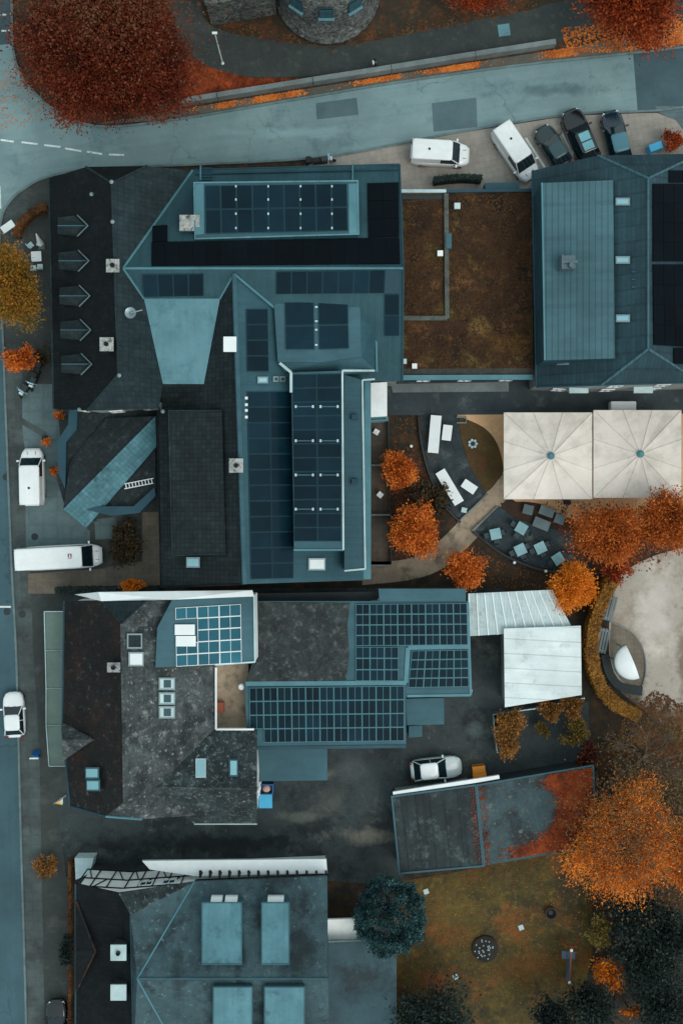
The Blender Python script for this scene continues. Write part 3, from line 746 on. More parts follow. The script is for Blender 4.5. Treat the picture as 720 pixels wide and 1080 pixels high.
# entrance canopy in the south-west corner
can = flat_box(mainb, 'porch_roof', [(74, 433, 3.7), (164, 433, 3.7), (164, 520, 3.7), (150, 530, 3.7), (135, 541, 3.7), (104, 541, 3.7), (88, 545, 3.7), (68, 532, 3.7), (60, 505, 3.7), (72, 470, 3.7)], 3.3, [M('porch_slate', (38, 48, 51), (30, 38, 41), .5, grain=.3, spots=[((62, 74, 76), 1.8, .6, .74)], tiles=(45, .4, .4, .14)), m_dteal], 0, 1)
m_porch_lit = M('porch_slope_lit', (88, 136, 147), (72, 116, 126), .4, rough=.6, grain=.14, spec=.2, tiles=(45, .34, .34, .12), streak=(-45, .14, 4), spots=[((52, 84, 92), .5, .62, .76)])  # south-east porch slope: the stronger light it catches is put into the colour
flat_box(can, 'ridge_roof', [(164, 439, 5.0), (165, 471, 4.0), (135, 506, 3.9), (91, 557, 3.9), (67, 537, 4.8)], 3.72, [m_porch_lit, m_dteal], 0, 1)
flat_box(can, 'ridge_roof', [(163.5, 439, 4.99), (67, 536.6, 4.79), (71, 518, 3.9), (74, 486, 3.85), (112, 441, 3.9)], 3.72, [bpy.data.materials['porch_slate']])
for pts in ([(82, 432, 4.3), (81, 453, 4.3), (70, 466, 4.3), (69, 516, 4.3), (62, 500, 4.3), (60, 466, 4.3), (72, 448, 4.3), (73, 432, 4.3)], [(88, 537, 4.3), (110, 534, 4.3), (141, 534, 4.3), (163, 514, 4.3), (164, 523, 4.3), (147, 541, 4.3), (118, 544, 4.3)]):
    flat_box(can, 'parapet', pts, 3.0, [m_dteal])
mb = MB()
for (x, y) in ((72, 530), (92, 550), (66, 470), (140, 536), (64, 500)): c = P(x, y, 3.3); mb.tube((c.x, c.y, 0), (c.x, c.y, 3.35), .12)
mb.build('porch_post', m_steel, can)
for (x, y) in ((120, 443),): c = P(x, y, 3.8); b = MB(); b.box((c.x, c.y, 3.7), (.5, .25, .2)); b.build('vent', m_trim, can)
# white-roofed annex by the alley
ax = thing('annex', 'small white flat-roofed annex at the east foot of the solar wing', 'building', P(398, 422))
flat_box(ax, 'roof', [(388, 404, 3.6), (408, 403, 3.6), (408, 439, 3.6), (389, 440, 3.6)], 3.35, [m_white, m_trim], 0, 1)
flat_box(ax, 'roof_edge', [(389, 440.3, 3.4), (409, 439.3, 3.4), (409, 444, 3.0), (389, 445, 3.0)], 2.8, [m_teal])
walls(ax, [(388, 404, 3.6), (408, 403, 3.6), (408, 443, 3.6), (389, 444, 3.6)], m_wall, .1, .2)

# ------------------------------------------------------------------ moss-roofed hall
ms = thing('moss_roof_hall', 'low flat-roofed hall covered in brown moss between the two teal roofs', 'building', P(490, 300))
rf = flat_box(ms, 'roof', [(422, 202, 3.9), (561, 201, 3.9), (562, 398, 3.9), (424, 399, 3.9)], 3.5, [m_moss, m_wall_d], 0, 1)
walls(ms, [(422, 202, 3.9), (561, 201, 3.9), (562, 398, 3.9), (424, 399, 3.9)], m_wall_d, .15, .3, win=True)
rim_box(rf, 'upstand', [(470, 205, 3.9), (471, 336, 3.9), (425, 336, 3.9)], .3, .35, M('upstand_gravel', (92, 98, 92), (72, 76, 72), 1.5, grain=.3), closed=False)
mb = MB(); mb.drop([P(x, y, 3.91) for x, y in ((425, 389), (560, 388), (560, 394), (425, 395))], 3.85); mb.build('gravel_strip', M('strip_gravel', (66, 66, 60), (54, 54, 48), 1.5, grain=.3), rf)
mb = MB(); mb.drop([P(x, y, 3.92) for x, y in ((424, 205), (468, 205), (468, 210), (424, 210))], 3.85); mb.build('gravel_strip', m_wall_d, rf)
rim_box(rf, 'coping', [(423, 202, 3.9), (470, 202, 3.9)], .2, .25, m_trim, closed=False)
rim_box(rf, 'coping', [(470, 202, 3.9), (561, 201, 3.9)], .18, .25, m_dteal, closed=False)
rim_box(rf, 'coping', [(425, 398.5, 3.9), (561, 398, 3.9)], .2, .4, m_teal, closed=False)
for (x, y, s, m) in ((482, 217, 6, m_trim), (464, 267, 5.5, m_white), (437, 386, 5, m_white), (426, 381, 5, m_trim)):
    chimney(rf, x, y, s, 4.5, 3.8, m, False, name='roof_vent')
mb = MB(); mb.drop([P(x, y, 4.3) for x, y in ((470, 246), (476, 246), (476, 262), (470, 262))], 3.8); mb.build('roof_hatch', m_metal_fl, rf)
# dark trimmed hedge, pale bench wall beside it
mb = MB(); mb.drop([P(x, y, 2.2) for x, y in ((511, 193), (548, 192), (547, 200), (512, 201))], 0); tag(mb.build('entrance_roof', [m_metal_fl]), 'small pale teal porch roof beside the diagonal white van', 'porch')

# ------------------------------------------------------------------ east house
eb = thing('east_house', 'teal hip-roofed house with black solar panels at the right edge', 'building', P(650, 290))
EA, EB, EC, ED = (561, 180, 5.0), (630, 164, 8.1), (683, 188, 10.5), (738, 162, 8.1)
EE, EF, EG, EH = (565, 408, 5.0), (634, 406, 8.1), (683, 368, 10.5), (738, 403, 8.1)
EI, EJ = (806, 178, 5.0), (806, 405, 5.0)
ro = roof_mesh([([EA, EB, EC, EG, EF, EE], 0), ([EB, ED, EC], 0), ([EC, ED, EI, EJ, EH, EG], 0), ([EG, EH, EF], 0)]).build('roof', [m_metal_r], eb)
walls(eb, [EA, EB, ED, EI, EJ, EH, EF, EE], m_wall, .3, win=True)
caps(ro, [[EC, EG], [EB, EC, ED], [EF, EG, EH]], m_metal_rd, .13)
caps(ro, [[EA, EE], [EE, EF, EH]], m_dteal, .12, 'gutter')
pEl = plane(EA, EC, EE); pEr = plane(EC, EI, EJ)
dd = flat_box(eb, 'dormer', [(571, 193, 8.5), (646, 190, 9.2), (648, 378, 9.2), (574, 380, 8.5)], 5.2, [m_metal_rd, m_dteal], 0, 1)
rim_box(dd, 'flashing', [(571, 193, 8.5), (574, 380, 8.5)], .1, .12, m_teal, closed=False)
c = P(598, 277, 9.6); b = MB(); b.box((c.x, c.y, 8.5), (1.1, 1.0, 1.3)); b.box((c.x - .45, c.y, 9.8), (.12, 1.1, .2)); b.box((c.x + .1, c.y, 9.85), (1.2, .2, .12)); b.tube((c.x + .2, c.y - .3, 9.8), (c.x + .2, c.y - .3, 10.2), .2); b.build('chimney', paint('chimney_metal', (92, 112, 118), .4, .4), dd)
for y in (213, 274.5, 336): skylight(ro, 657, y, 15, 8, pEl, m_glass_lt)
skylight(ro, 594, 382, 13, 6, pEl, m_glass_lt)
panels(ro, [(687, 194), (720, 194), (720, 276), (687, 276)], pEr, 3, 4, m_glasspanel2, m_glasspanel2, gap=.1, rim=.02, skip=[])
panels(ro, [(687, 279), (720, 279), (722, 366), (688, 364)], pEr, 3, 4, m_glasspanel2, m_glasspanel2, gap=.1, rim=.02)
panels(ro, [(704, 180), (760, 180), (760, 193), (704, 193)], pEr, 4, 1, m_glasspanel2, m_glasspanel2, gap=.1, rim=.02)
panels(ro, [(709, 367), (760, 367), (760, 384), (709, 384)], pEr, 4, 1, m_glasspanel2, m_glasspanel2, gap=.1, rim=.02)
panels(ro, [(721, 194), (760, 194), (760, 364), (721, 364)], pEr, 3, 8, m_glasspanel2, m_glasspanel2, gap=.1, rim=.02)
for y in (287, 295, 303): c = hit(667, y, pEl); b = MB(); b.box((c.x, c.y, c.z), (.3, .12, .15)); b.build('roof_hook', m_dteal, ro)
for x in (610, 678):
    flat_box(eb, 'door_canopy', [(x - 10, 407, 3.0), (x + 10, 407, 3.0), (x + 10, 414.5, 2.8), (x - 10, 414.5, 2.8)], 2.6, [m_trim])

# ------------------------------------------------------------------ west house (lichen roof)
wb = thing('lichen_house', 'grey lichen-covered old house with rooftop solar panels and street awning', 'building', P(160, 740))
A1, B1, C1, D1, F1 = (68, 634, 6.0), (107, 633, 9.3), (128, 658, 11.0), (156, 632, 9.4), (226, 632, 5.5)
E1, G1 = (131, 846, 11.0), (227, 858, 5.5)
HW, HE = (112, 861, 9.4), (150, 864, 9.8)
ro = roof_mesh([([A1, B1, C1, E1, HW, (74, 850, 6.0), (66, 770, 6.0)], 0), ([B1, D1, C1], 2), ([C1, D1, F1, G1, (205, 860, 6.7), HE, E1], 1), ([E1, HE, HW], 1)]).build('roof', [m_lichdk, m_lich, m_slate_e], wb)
ro2 = roof_mesh([([(166, 830, 8.9), (271, 832, 8.9), (271, 770, 5.6), (200, 770, 5.6)], 0), ([(166, 830, 8.9), (271, 832, 8.9), (271, 869, 5.9), (205, 869, 5.9)], 0)]).build('roof', [m_lich2], wb)
walls(wb, [A1, B1, D1, F1, (268, 631, 7.6), (269, 700, 7.6), (226, 702, 5.6), (227, 770, 5.6), (271, 770, 5.6), (271, 832, 8.9), (271, 869, 5.9), (205, 869, 5.9), (204, 862, 6.7), HE, HW, (74, 850, 6.0), (66, 770, 6.0)], m_white, .25, .18, win=True)
caps(ro, [[C1, E1]], m_lich, .1); caps(ro, [[B1, C1, D1]], m_slate_e, .09)
caps(ro, [[A1, (66, 770, 6.0), (74, 850, 6.0), HW], ], m_dteal, .1, 'gutter')
caps(ro, [[HW, HE]], m_teal, .12, 'gutter')
caps(ro2, [[(166, 830, 8.9), (271, 832, 8.9)]], m_lich, .1); caps(ro2, [[(205, 869, 5.9), (271, 869, 5.9)]], m_trim, .07, 'gutter')
pL2 = plane(A1, C1, (66, 770, 6.0)); pR2 = plane(C1, E1, G1); pEN = plane((166, 830, 8.9), (271, 832, 8.9), (271, 770, 5.6))
dm = flat_box(wb, 'dormer', [(182, 632, 9.3), (268, 628, 8.4), (269, 698, 8.4), (164, 704, 9.4), (166, 662, 9.4)], 5.2, [m_metal_fl, m_white], 0, 1)
pDm = plane((182, 632, 9.3), (268, 628, 8.4), (269, 698, 8.4))
sq = [(185, 641), (254, 637), (255, 699), (186, 703)]
ps = panels(dm, sq, pDm, 3, 5, m_glassblue, m_white, gap=.08, rim=.035, mid=1, skip=[(0, 1), (0, 2)])
rim_box(dm, 'coping', [(268, 628, 8.4), (269, 698, 8.4), (227, 701, 8.8)], .12, .12, m_trim, closed=False)
mb = MB(); q = [P(*p) for p in ((79, 627, 6.4), (104, 624.5, 9.5), (266, 622.5, 8.6), (268, 629, 8.6), (182, 632.5, 9.5), (156, 632.5, 9.7), (107, 634, 9.5))]
mb.prism(q, [p - Vector((0, 0, .18)) for p in q]); mb.build('bright_wall_board', m_whitep, dm)  # added overhanging white board, laid flat so the north wall top looks bright
skylight(dm, 195, 664, 21, 11, pDm, m_glass_wh, m_whitep); skylight(dm, 196, 676, 21, 11, pDm, m_glass_wh, m_whitep)
skylight(ro, 141, 676, 16, 16, pR2, m_slate_e, m_steel); skylight(ro, 142.5, 695, 16, 15, pR2, m_glass_wh, m_steel)
for y in (721, 736.5, 751):
    k_ = skylight(ro, 175, y, 17, 13, pR2, m_trim, m_steel); q = MB(); q.slab([(171.5, y - 4), (179, y - 4), (179, y + 4), (171.5, y + 4)], pR2, .15, .2); q.build('skylight_pane', m_glass, ro)
skylight(ro2, 212, 811, 11, 20, pEN, m_glass_lt, m_trim); skylight(ro2, 246.5, 811, 10, 18, pEN, m_glass_lt, m_metal_fl)
skylight(ro, 99, 815, 14, 12, pL2, m_glass_lt, m_metal_fl); skylight(ro, 100, 828, 14, 12, pL2, m_glass_lt, m_metal_fl)
chimney(ro, 120, 704, 12, 11.6, 9, m_chim, True, 9)
dg = roof_mesh([([(66, 762, 6.2), (66, 780, 8.4), (100, 780, 8.6)], 0), ([(66, 780, 8.4), (66, 803, 6.2), (100, 780, 8.6)], 0)], .1).build('dormer', [m_lich], wb)
tb = flat_box(wb, 'terrace', [(228, 701, 3.2), (262, 700, 3.2), (262, 770, 3.2), (228, 770, 3.2)], 3.0, [m_gravel])
rim_box(tb, 'coping', [(228, 704, 5.6), (228, 769, 5.6), (268, 769, 5.6)], .15, .14, m_white, closed=False)
c = P(233, 745, 3.2); b = MB(); b.box((c.x, c.y, 3.2), (.6, .8, .6)); b.build('planter', m_rope, tb)
# street awning, four glazed bays
aw = MB()
AW = [(47, 645), (48, 686), (49, 726), (49, 765), (52, 808)]; AE = [(67, 645), (68, 686), (68, 726), (68, 765), (71, 808)]
for k in range(4):
    mb = MB(); a, b2, c, d = AW[k], AE[k], AE[k + 1], AW[k + 1]
    mb.drop([P(a[0], a[1] + .6, 2.9), P(b2[0], b2[1] + .6, 3.2), P(c[0], c[1] - .6, 3.2), P(d[0], d[1] - .6, 2.9)], 2.86)
    mb.v = [(x, y, z) if z > 2.87 else (x, y, z) for x, y, z in mb.v]
    pn = mb.build('awning', m_aw, wb)
    caps(pn, [[(a[0], a[1], 2.95), (b2[0], b2[1], 3.25)], [(d[0], d[1], 2.95), (c[0], c[1], 3.25)], [(a[0], a[1], 2.95), (d[0], d[1], 2.95)]], m_trim, .05, 'rail')

# ------------------------------------------------------------------ solar workshop (flat roofs)
sb = thing('solar_workshop', 'low flat-roofed workshop carrying the large gridded solar arrays', 'building', P(380, 710))
zf = 4.6
pF = plane((270, 640, zf), (490, 640, zf), (490, 780, zf))
rA = flat_box(sb, 'roof', [(268, 634, zf), (493, 634, zf), (496, 733, zf), (428, 735, zf), (428, 787, zf), (261, 789, zf), (258, 722, zf), (266, 700, zf)], 4.2, [m_metal_fl, m_wall_d], 0, 1)
walls(sb, [(268, 634, zf), (493, 634, zf), (496, 733, zf), (428, 735, zf), (428, 787, zf), (261, 789, zf), (258, 722, zf), (266, 700, zf)], m_wall_d, .2, .3, win=True)
mb = MB(); mb.slab([(269, 635), (369, 636), (366, 660), (368, 690), (365, 717), (259, 720), (267, 700)], pF, .003, .06); mb.build('felt_roof', m_felt, rA)
flat_box(rA, 'roof_and_shade_strip', [(399, 621, zf + .2), (491, 621, zf + .2), (491, 634, zf + .2), (400, 634, zf + .2)], 4.0, [m_metal_fl])
flat_box(rA, 'roof_and_shade_strip', [(270, 626, 3.2), (398, 624, 3.2), (398, 633, 3.2), (270, 635, 3.2)], 2.9, [m_wall_d])  # dark slab painting the shade along the north wall
panels(rA, [(375, 637), (492, 636), (493, 680), (375, 681)], pF, 8, 4, gap=.1, rim=.035, mid=1, off=.18)
panels(rA, [(375, 682), (420, 682), (420, 718), (375, 718)], pF, 3, 3, gap=.1, rim=.035, mid=1, off=.18)
panels(rA, [(434, 686), (493, 685), (494, 724), (430, 725)], pF, 4, 4, gap=.1, rim=.035, mid=1, off=.18)
panels(rA, [(263, 725), (426, 723), (426, 781), (264, 783)], pF, 11, 4, gap=.1, rim=.035, mid=1, off=.18, skip=[(0, 3)])
rim_box(rA, 'coping', [(259, 721, zf), (428, 720, zf), (430, 683, zf), (494, 682, zf)], .1, .35, m_teal, closed=False)
rim_box(rA, 'coping', [(260, 789, zf), (428, 787, zf)], .08, .25, m_dteal, closed=False)
rim_box(rA, 'coping', [(429, 734, zf), (496, 733, zf), (493, 635, zf)], .08, .2, m_teal, closed=False)
for (x, y) in ((494, 728), (255, 724)):
    c = P(x, y, 3.8); b = MB(); b.lathe((c.x, c.y, 3.6), [(.1, 0), (.26, .2), (.26, .5), (.2, .6)], 12); b.build('downpipe_head', m_whitep, rA)
sx = flat_box(sb, 'lean_to', [(270, 790, 3.0), (345, 788, 3.0), (345, 823, 3.0), (271, 824, 3.0)], 2.7, [m_metal_fl, m_dteal], 0, 1)
walls(sb, [(270, 790, 3.0), (345, 788, 3.0), (345, 823, 3.0), (271, 824, 3.0)], m_wall_d, .2, .2)
flat_box(sb, 'lean_to', [(428, 737, 3.0), (468, 736, 3.0), (468, 764, 2.9), (429, 765, 2.9)], 2.6, [m_metal_fl, m_dteal], 0, 1)
walls(sb, [(428, 737, 3.0), (468, 736, 3.0), (468, 764, 2.9), (429, 765, 2.9)], m_wall_d, .2, .2)
flat_box(sb, 'bin_box', [(431, 766, 1.6), (445, 765, 1.6), (445, 777, 1.6), (431, 778, 1.6)], 0, [m_metal_fl])

# ------------------------------------------------------------------ pale canopies
cn = thing('sheet_canopy', 'pale ribbed sheet canopy joined to the east end of the solar workshop', 'canopy', P(550, 647))
sh = flat_box(cn, 'roof', [(494, 626, 3.2), (582, 622, 3.2), (604, 664, 3.2), (494, 671, 3.2)], 3.1, [m_corr])
mb = MB()
for k in range(11):
    u = k / 11; a = (494 + 90 * u, 626 - 4 * u, 3.22); b2 = (494 + 112 * u, 671 - 6.5 * u, 3.22)
    mb.tube(P(*a), P(*b2), .07, n=6)
mb.build('rib', m_whitep, sh)
mb = MB()
for (x, y) in ((500, 632), (545, 630), (580, 628), (500, 665), (600, 660)): c = P(x, y, 3); mb.tube((c.x, c.y, 0), (c.x, c.y, 3.1), .07)
mb.build('post', m_steel, cn)
cw = thing('white_shed', 'plain white sheet-roofed shed below the ribbed canopy', 'shed', P(571, 703))
flat_box(cw, 'roof', [(531, 663, 3.7), (612, 660, 3.7), (613, 733, 3.5), (532, 746, 3.5)], 3.45, [m_wroof, m_trim], 0, 1)
walls(cw, [(531, 663, 3.7), (612, 660, 3.7), (613, 733, 3.5), (532, 746, 3.5)], m_wall, .25, .3)

# ------------------------------------------------------------------ south house (timber framed)
sh_ = thing('timber_framed_house', 'timber-framed house with black mansard and teal roof at the bottom edge', 'building', P(220, 1010))
T0, T1, T2, T3 = (80, 932, 6.0), (125, 942, 7.6), (138, 965, 8.8), (141, 1112, 8.8)
T4, T5, T6, T7 = (205, 930, 6.2), (345, 924, 6.2), (145, 1032, 10.0), (346, 1032, 10.0)
T8, T9 = (348, 1140, 6.2), (205, 1140, 6.2)
ro = roof_mesh([([T0, T1, T2, T3, (80, 1140, 6.0)], 1), ([T1, T4, T2], 2), ([T4, T6, T2], 0), ([T2, T6, T3], 0), ([T4, T5, T7, T6], 0), ([T6, T7, T8, T9], 0), ([T6, T9, T3], 0)]).build('roof', [m_b4, m_slate_w, m_lich2], sh_)
wl = walls(sh_, [T0, T1, T4, T5, T7, T8, T9, (80, 1140, 6.0)], m_white, .25, .18)
caps(ro, [[T4, T6, T9]], m_teal, .1); caps(ro, [[T6, T7]], m_metal_fl, .1); caps(ro, [[T2, T3]], m_dteal, .1); caps(ro, [[T0, (80, 1140, 6.0)]], m_dteal, .1, 'gutter')
mb = MB()
# timber frame on the north wall
wa, wm, wc = inset([T0, T1, T4, T5, T7, T8, T9, (80, 1140, 6.0)], .25), None, None
nw = {i: P(*p) for i, p in enumerate((T0, T1, T4, T5))}
def wallpt(a, b, u, z, o=.0):
    d = Vector((b.x - a.x, b.y - a.y, 0)); e = d.normalized(); nn = Vector((-e.y, e.x, 0))
    if nn.y < 0: nn = -nn
    p = Vector((a.x, a.y, 0)) + d * u + nn * (o - .25); return Vector((p.x, p.y, z))
def beam(a, b, u0, z0, u1, z1, t=.085):
    p, q = wallpt(a, b, u0, z0, .05), wallpt(a, b, u1, z1, .05); mb.tube(p, q, t, n=4)
a, b2 = nw[1], nw[2]
for (a, b2, us) in ((nw[0], nw[1], (0, .3, .65, 1)), (nw[1], nw[2], (.02, .2, .4, .6, .8, .97))):
    for z in (1.75, 3.9, 5.85): beam(a, b2, 0, z, 1, z, .06)
    for k, (u0, u1) in enumerate(zip(us[:-1], us[1:])):
        beam(a, b2, u0, 1.75, u0, 5.85, .055)
        if k % 2 == 0: beam(a, b2, u0 + (u1 - u0) * .2, 1.8, u0 + (u1 - u0) * .75, 3.9, .05)
        else: beam(a, b2, u0 + (u1 - u0) * .75, 3.9, u0 + (u1 - u0) * .2, 5.8, .05)
for a, b2 in ((nw[0], nw[1]), (nw[1], nw[2])):
    q = MB(); q.prism([wallpt(a, b2, 0, 1.6, .02), wallpt(a, b2, 1, 1.6, .02), wallpt(a, b2, 1, 1.6, .06), wallpt(a, b2, 0, 1.6, .06)], [wallpt(a, b2, 0, 0, .02), wallpt(a, b2, 1, 0, .02), wallpt(a, b2, 1, 0, .06), wallpt(a, b2, 0, 0, .06)]); q.build('shaded_storey', m_wall_d, sh_)  # dark band: shade on the lower storey put into its colour
a, b2 = nw[2], nw[3]
for k in range(15): u = k / 14; beam(a, b2, u, 5.2, u, 6.0, .09)
beam(a, b2, 0, 5.15, 1, 5.15, .08)
mb.build('timber_frame', m_wood_dk, sh_)
flat_box(sh_, 'bright_wall_slab', [(150, 908, 4.6), (344, 906, 4.6), (345, 921, 4.9), (205, 924, 4.9), (158, 917, 4.7)], 4.3, [m_whitep, m_trim], 0, 1)  # added near-flat white slab, laid to look as bright as the upper wall
for k in range(14):
    x = 210 + k * 10.2; q = MB(); q.drop([P(x, 919, 5.1), P(x + 2, 919, 5.1), P(x + 2, 926, 6.15), P(x, 926, 6.15)], 4.6); q.build('rafter', m_wood_dk, sh_)
for u in (.3, .62):
    p0, p1 = nw[1], nw[2]; e = Vector((p1.x - p0.x, p1.y - p0.y, 0)).normalized(); nn = Vector((-e.y, e.x, 0)); nn = nn if nn.y > 0 else -nn
    window(sh_, wallpt(p0, p1, u, 0), e, nn, 4.55, 1.1, 1.1)
for u in ():
    p0, p1 = nw[2], nw[3]; e = Vector((p1.x - p0.x, p1.y - p0.y, 0)).normalized(); nn = Vector((-e.y, e.x, 0)); nn = nn if nn.y > 0 else -nn
    window(sh_, wallpt(p0, p1, u, 0), e, nn, 1.2, 1.1, 1.3)
pN4 = plane(T4, T5, T7)
for (x0, x1, y0, y1) in ((213, 255, 952, 1017), (276, 305, 952, 1017), (225, 266, 1041, 1100), (279, 321, 1041, 1100)):
    z, z1 = (8.2, 9.8) if y0 < 1000 else (10.3, 9.3)
    q = flat_box(sh_, 'dormer', [(x0, y0, z), (x1, y0, z), (x1, y1, z1), (x0, y1, z1)], 6.6 if y0 < 1000 else 8, [m_metal_pl, m_metal_fl], 0, 1)
    rim_box(q, 'flashing', [(x0, y0, z), (x1, y0, z), (x1, y1, z1), (x0, y1, z1)], .04, .08, m_metal_fl)
    if y0 < 1000:
        for xa, xb in (((222, 234), (237, 250)) if x0 < 250 else ((282, 299),)):
            mb = MB(); a_, b_ = P(xa, y0 - .2, z), P(xb, y0 - .2, z)
            mb.drop([Vector((a_.x, a_.y + .28, z - .55)), Vector((b_.x, b_.y + .28, z - .55)), Vector((b_.x, b_.y, z - .12)), Vector((a_.x, a_.y, z - .12))], z - .9)
            mb.build('window', m_glass_wh, q)
for y in (1005, 1047): chimney(ro, 125, y, 15, 9.3, 7, m_trim, y < 1010, 15)
dg = roof_mesh([([(80, 950, 6.2), (80, 1003, 7.6), (101, 1003, 7.7)], 0), ([(80, 1003, 7.6), (80, 1046, 6.2), (101, 1003, 7.7)], 0)], .1).build('dormer', [m_slate_w], sh_)
caps(dg, [[(81, 951, 6.2), (101, 1003, 7.75), (81, 1045, 6.2)]], M('rust_stain', (86, 50, 34), (50, 40, 34), 1, grain=.4, spots=[((30, 32, 32), 1.2, .5, .6)]), .1, 'flashing')
wx = thing('flat_extension', 'mottled teal flat-roofed extension right of the timber-framed house', 'building', P(380, 1050))
flat_box(wx, 'roof', [(346, 994, 4.2), (418, 992, 4.2), (418, 1150, 4.2), (347, 1150, 4.2)], 3.9, [m_b4d, m_trim], 0, 1)
walls(wx, [(346, 994, 4.2), (418, 992, 4.2), (418, 1150, 4.2), (347, 1150, 4.2)], m_wall, .15, .2)
flat_box(wx, 'link_roof', [(345, 970, 3.2), (376, 969, 3.2), (376, 991, 3.2), (346, 992, 3.2)], 2.9, [m_white])
gc = flat_box(None, 'glass_porch', [(79, 905, 1.5), (99, 905, 1.5), (95, 921, 1.7), (80, 928, 1.7)], 0, [m_trim, m_trim], 0, 1)
tag(gc, 'little pale glazed porch at the corner of the timber-framed house', 'porch')
# low fence west of the timber-framed house is a brown beech hedge (built with the plants)

# ------------------------------------------------------------------ garages
ga = thing('double_garage', 'dark ribbed flat-roofed garage block beside the parked silver car', 'garage', P(460, 875))
zg = 2.8
rg = flat_box(ga, 'roof', [(413, 840, zg), (501, 828, zg), (509, 913, zg), (421, 921, zg)], 2.5, [m_gar1, m_trim], 0, 1)
walls(ga, [(413, 840, zg), (501, 828, zg), (509, 913, zg), (421, 921, zg)], m_wall_d, .1, .2)
for u in (.2, .5, .8):
    a_, b_ = P(413, 840, 0) * (1 - zg / H), P(501, 828, 0) * (1 - zg / H); q = MB(); c = a_.lerp(b_, u); q.box((c.x, c.y - .06, .05), (2.0, .12, 2.1), math.atan2(b_.y - a_.y, b_.x - a_.x)); q.build('garage_door', m_wall, ga)
rim_box(rg, 'coping', [(413, 840, zg), (501, 828, zg), (509, 913, zg), (421, 921, zg)], .1, .14, m_metal_fl)
gb = thing('leaf_strewn_garage', 'grey flat-roofed garage half buried in fallen orange leaves', 'garage', P(560, 860))
rg2 = flat_box(gb, 'roof', [(502.5, 828, zg + .05), (625, 807, zg + .05), (628, 893, zg + .05), (510.5, 913, zg + .05)], 2.5, [m_gar2, m_wall_d], 0, 1)
walls(gb, [(503, 828, zg), (625, 807, zg), (628, 893, zg), (511, 913, zg)], m_wall_d, .12, .2)
rim_box(rg2, 'coping', [(510.5, 913, zg + .05), (502.5, 828, zg + .05), (625, 807, zg + .05), (628, 893, zg + .05)], .09, .12, m_metal_fl, closed=False)
fw = MB(); fw.drop([P(x, y, 2.78) for x, y in ((414, 835.2), (526, 817.6), (526.6, 821.3), (502, 825.6), (414.3, 838.2))], 2.5)
tag(fw.build('garage_apron_wall', m_whitep), 'white wall top along the north side of the garages', 'wall')

# ------------------------------------------------------------------ tower and outbuilding in the park
tw = thing('stone_tower', 'round rough-stone tower with three blue-shuttered windows', 'tower', P(345, -8))
c = P(345, -8)
prof = [(4.5, 0), (4.45, .5), (4.25, .6), (4.2, 4), (4.15, 9.0)]
MB().lathe((c.x, c.y, 0), prof, 56).build('wall', m_stone, tw, smooth=True)
MB().lathe((c.x, c.y, 9.0), [(4.5, 0), (4.5, .25), (.05, 4.5)], 40).build('roof', m_slate_w, tw)
for ang in (-124, -90, -58):
    nn = Vector((math.cos(R(ang)), math.sin(R(ang)), 0)); e = Vector((-nn.y, nn.x, 0)); p = Vector((c.x, c.y, 0)) + nn * 4.2
    for zb in (4.9,):
        w = window(tw, p, e, nn, zb, 1.15, 1.7, (m_dteal, m_dark))
        s_ = MB()
        for k in range(6):
            z = zb + .25 + k * .22; q = p + nn * .1
            s_.tube(q - e * .55 + Vector((0, 0, z)), q + e * .55 + Vector((0, 0, z)), .03, n=4)
        s_.build('slats', m_metal_fl, w)
        l_ = MB(); q = p + nn * .18 + Vector((0, 0, zb - .1)); l_.box((q.x, q.y, q.z), (.26, 1.3, .1), R(ang)); l_.build('sill', m_metal_lt, w)
ob = thing('stone_outbuilding', 'grey stone outbuilding corner at the top edge left of the tower', 'building', P(250, -20))
flat_box(ob, 'roof', [(213, -60, 4.2), (216, 5, 4.2), (290, -8, 4.2), (290, -60, 4.2)], 4.0, [m_stone])
walls(ob, [(213, -60, 4.2), (216, 5, 4.2), (290, -8, 4.2), (290, -60, 4.2)], m_stone, .1, .1)

# ------------------------------------------------------------------ walls, fences, street furniture
lw = thing('park_wall', 'long low grey stone wall between park path and road', 'wall', P(380, 80))
pth = [(168, 114), (230, 104), (330, 88), (412, 75), (500, 61), (584, 48)]
for k in range(len(pth) - 1):
    a, b2 = Vector(pth[k]), Vector(pth[k + 1]); d = (b2 - a).normalized()
    strip([tuple(a + d * .3), tuple(b2 - d * .3)], 5.2, 0, .9).build('coping_stone', m_conc, lw)


def post(name, label, cat, px, py, h, r, mat, group=None, lamp=None):
    t = thing(name, label, cat, P(px, py), 0, group)
    c = P(px, py); b = MB(); b.tube((c.x, c.y, 0), (c.x, c.y, h), r, r * .7); b.build('post', mat, t)
    b = MB(); b.lathe((c.x, c.y, 0), [(r * 2.2, 0), (r * 2.2, .12), (r * 1.2, .2)], 12); b.build('base', mat, t)
    if lamp:
        b = MB(); b.box((c.x, c.y, h), lamp); b.build('lamp_head', m_whitep, t)
    return t


sl = post('street_lamp', 'slim white street lamp leaning over the leaf bank', 'street lamp', 235, 67, 6.0, .06, m_whitep, None, (.4, .18, .1))
uc = MB(); uc.lathe(P(531, 32), [(.0, 0), (.01, .02)], 4)
uc = MB(); c = P(531, 32); uc.box((c.x, c.y, .01), (1.0, 1.0, .06), R(8)); tag(uc.build('utility_cover', m_metal_lt), 'square pale utility cover set in the park path', 'utility cover')


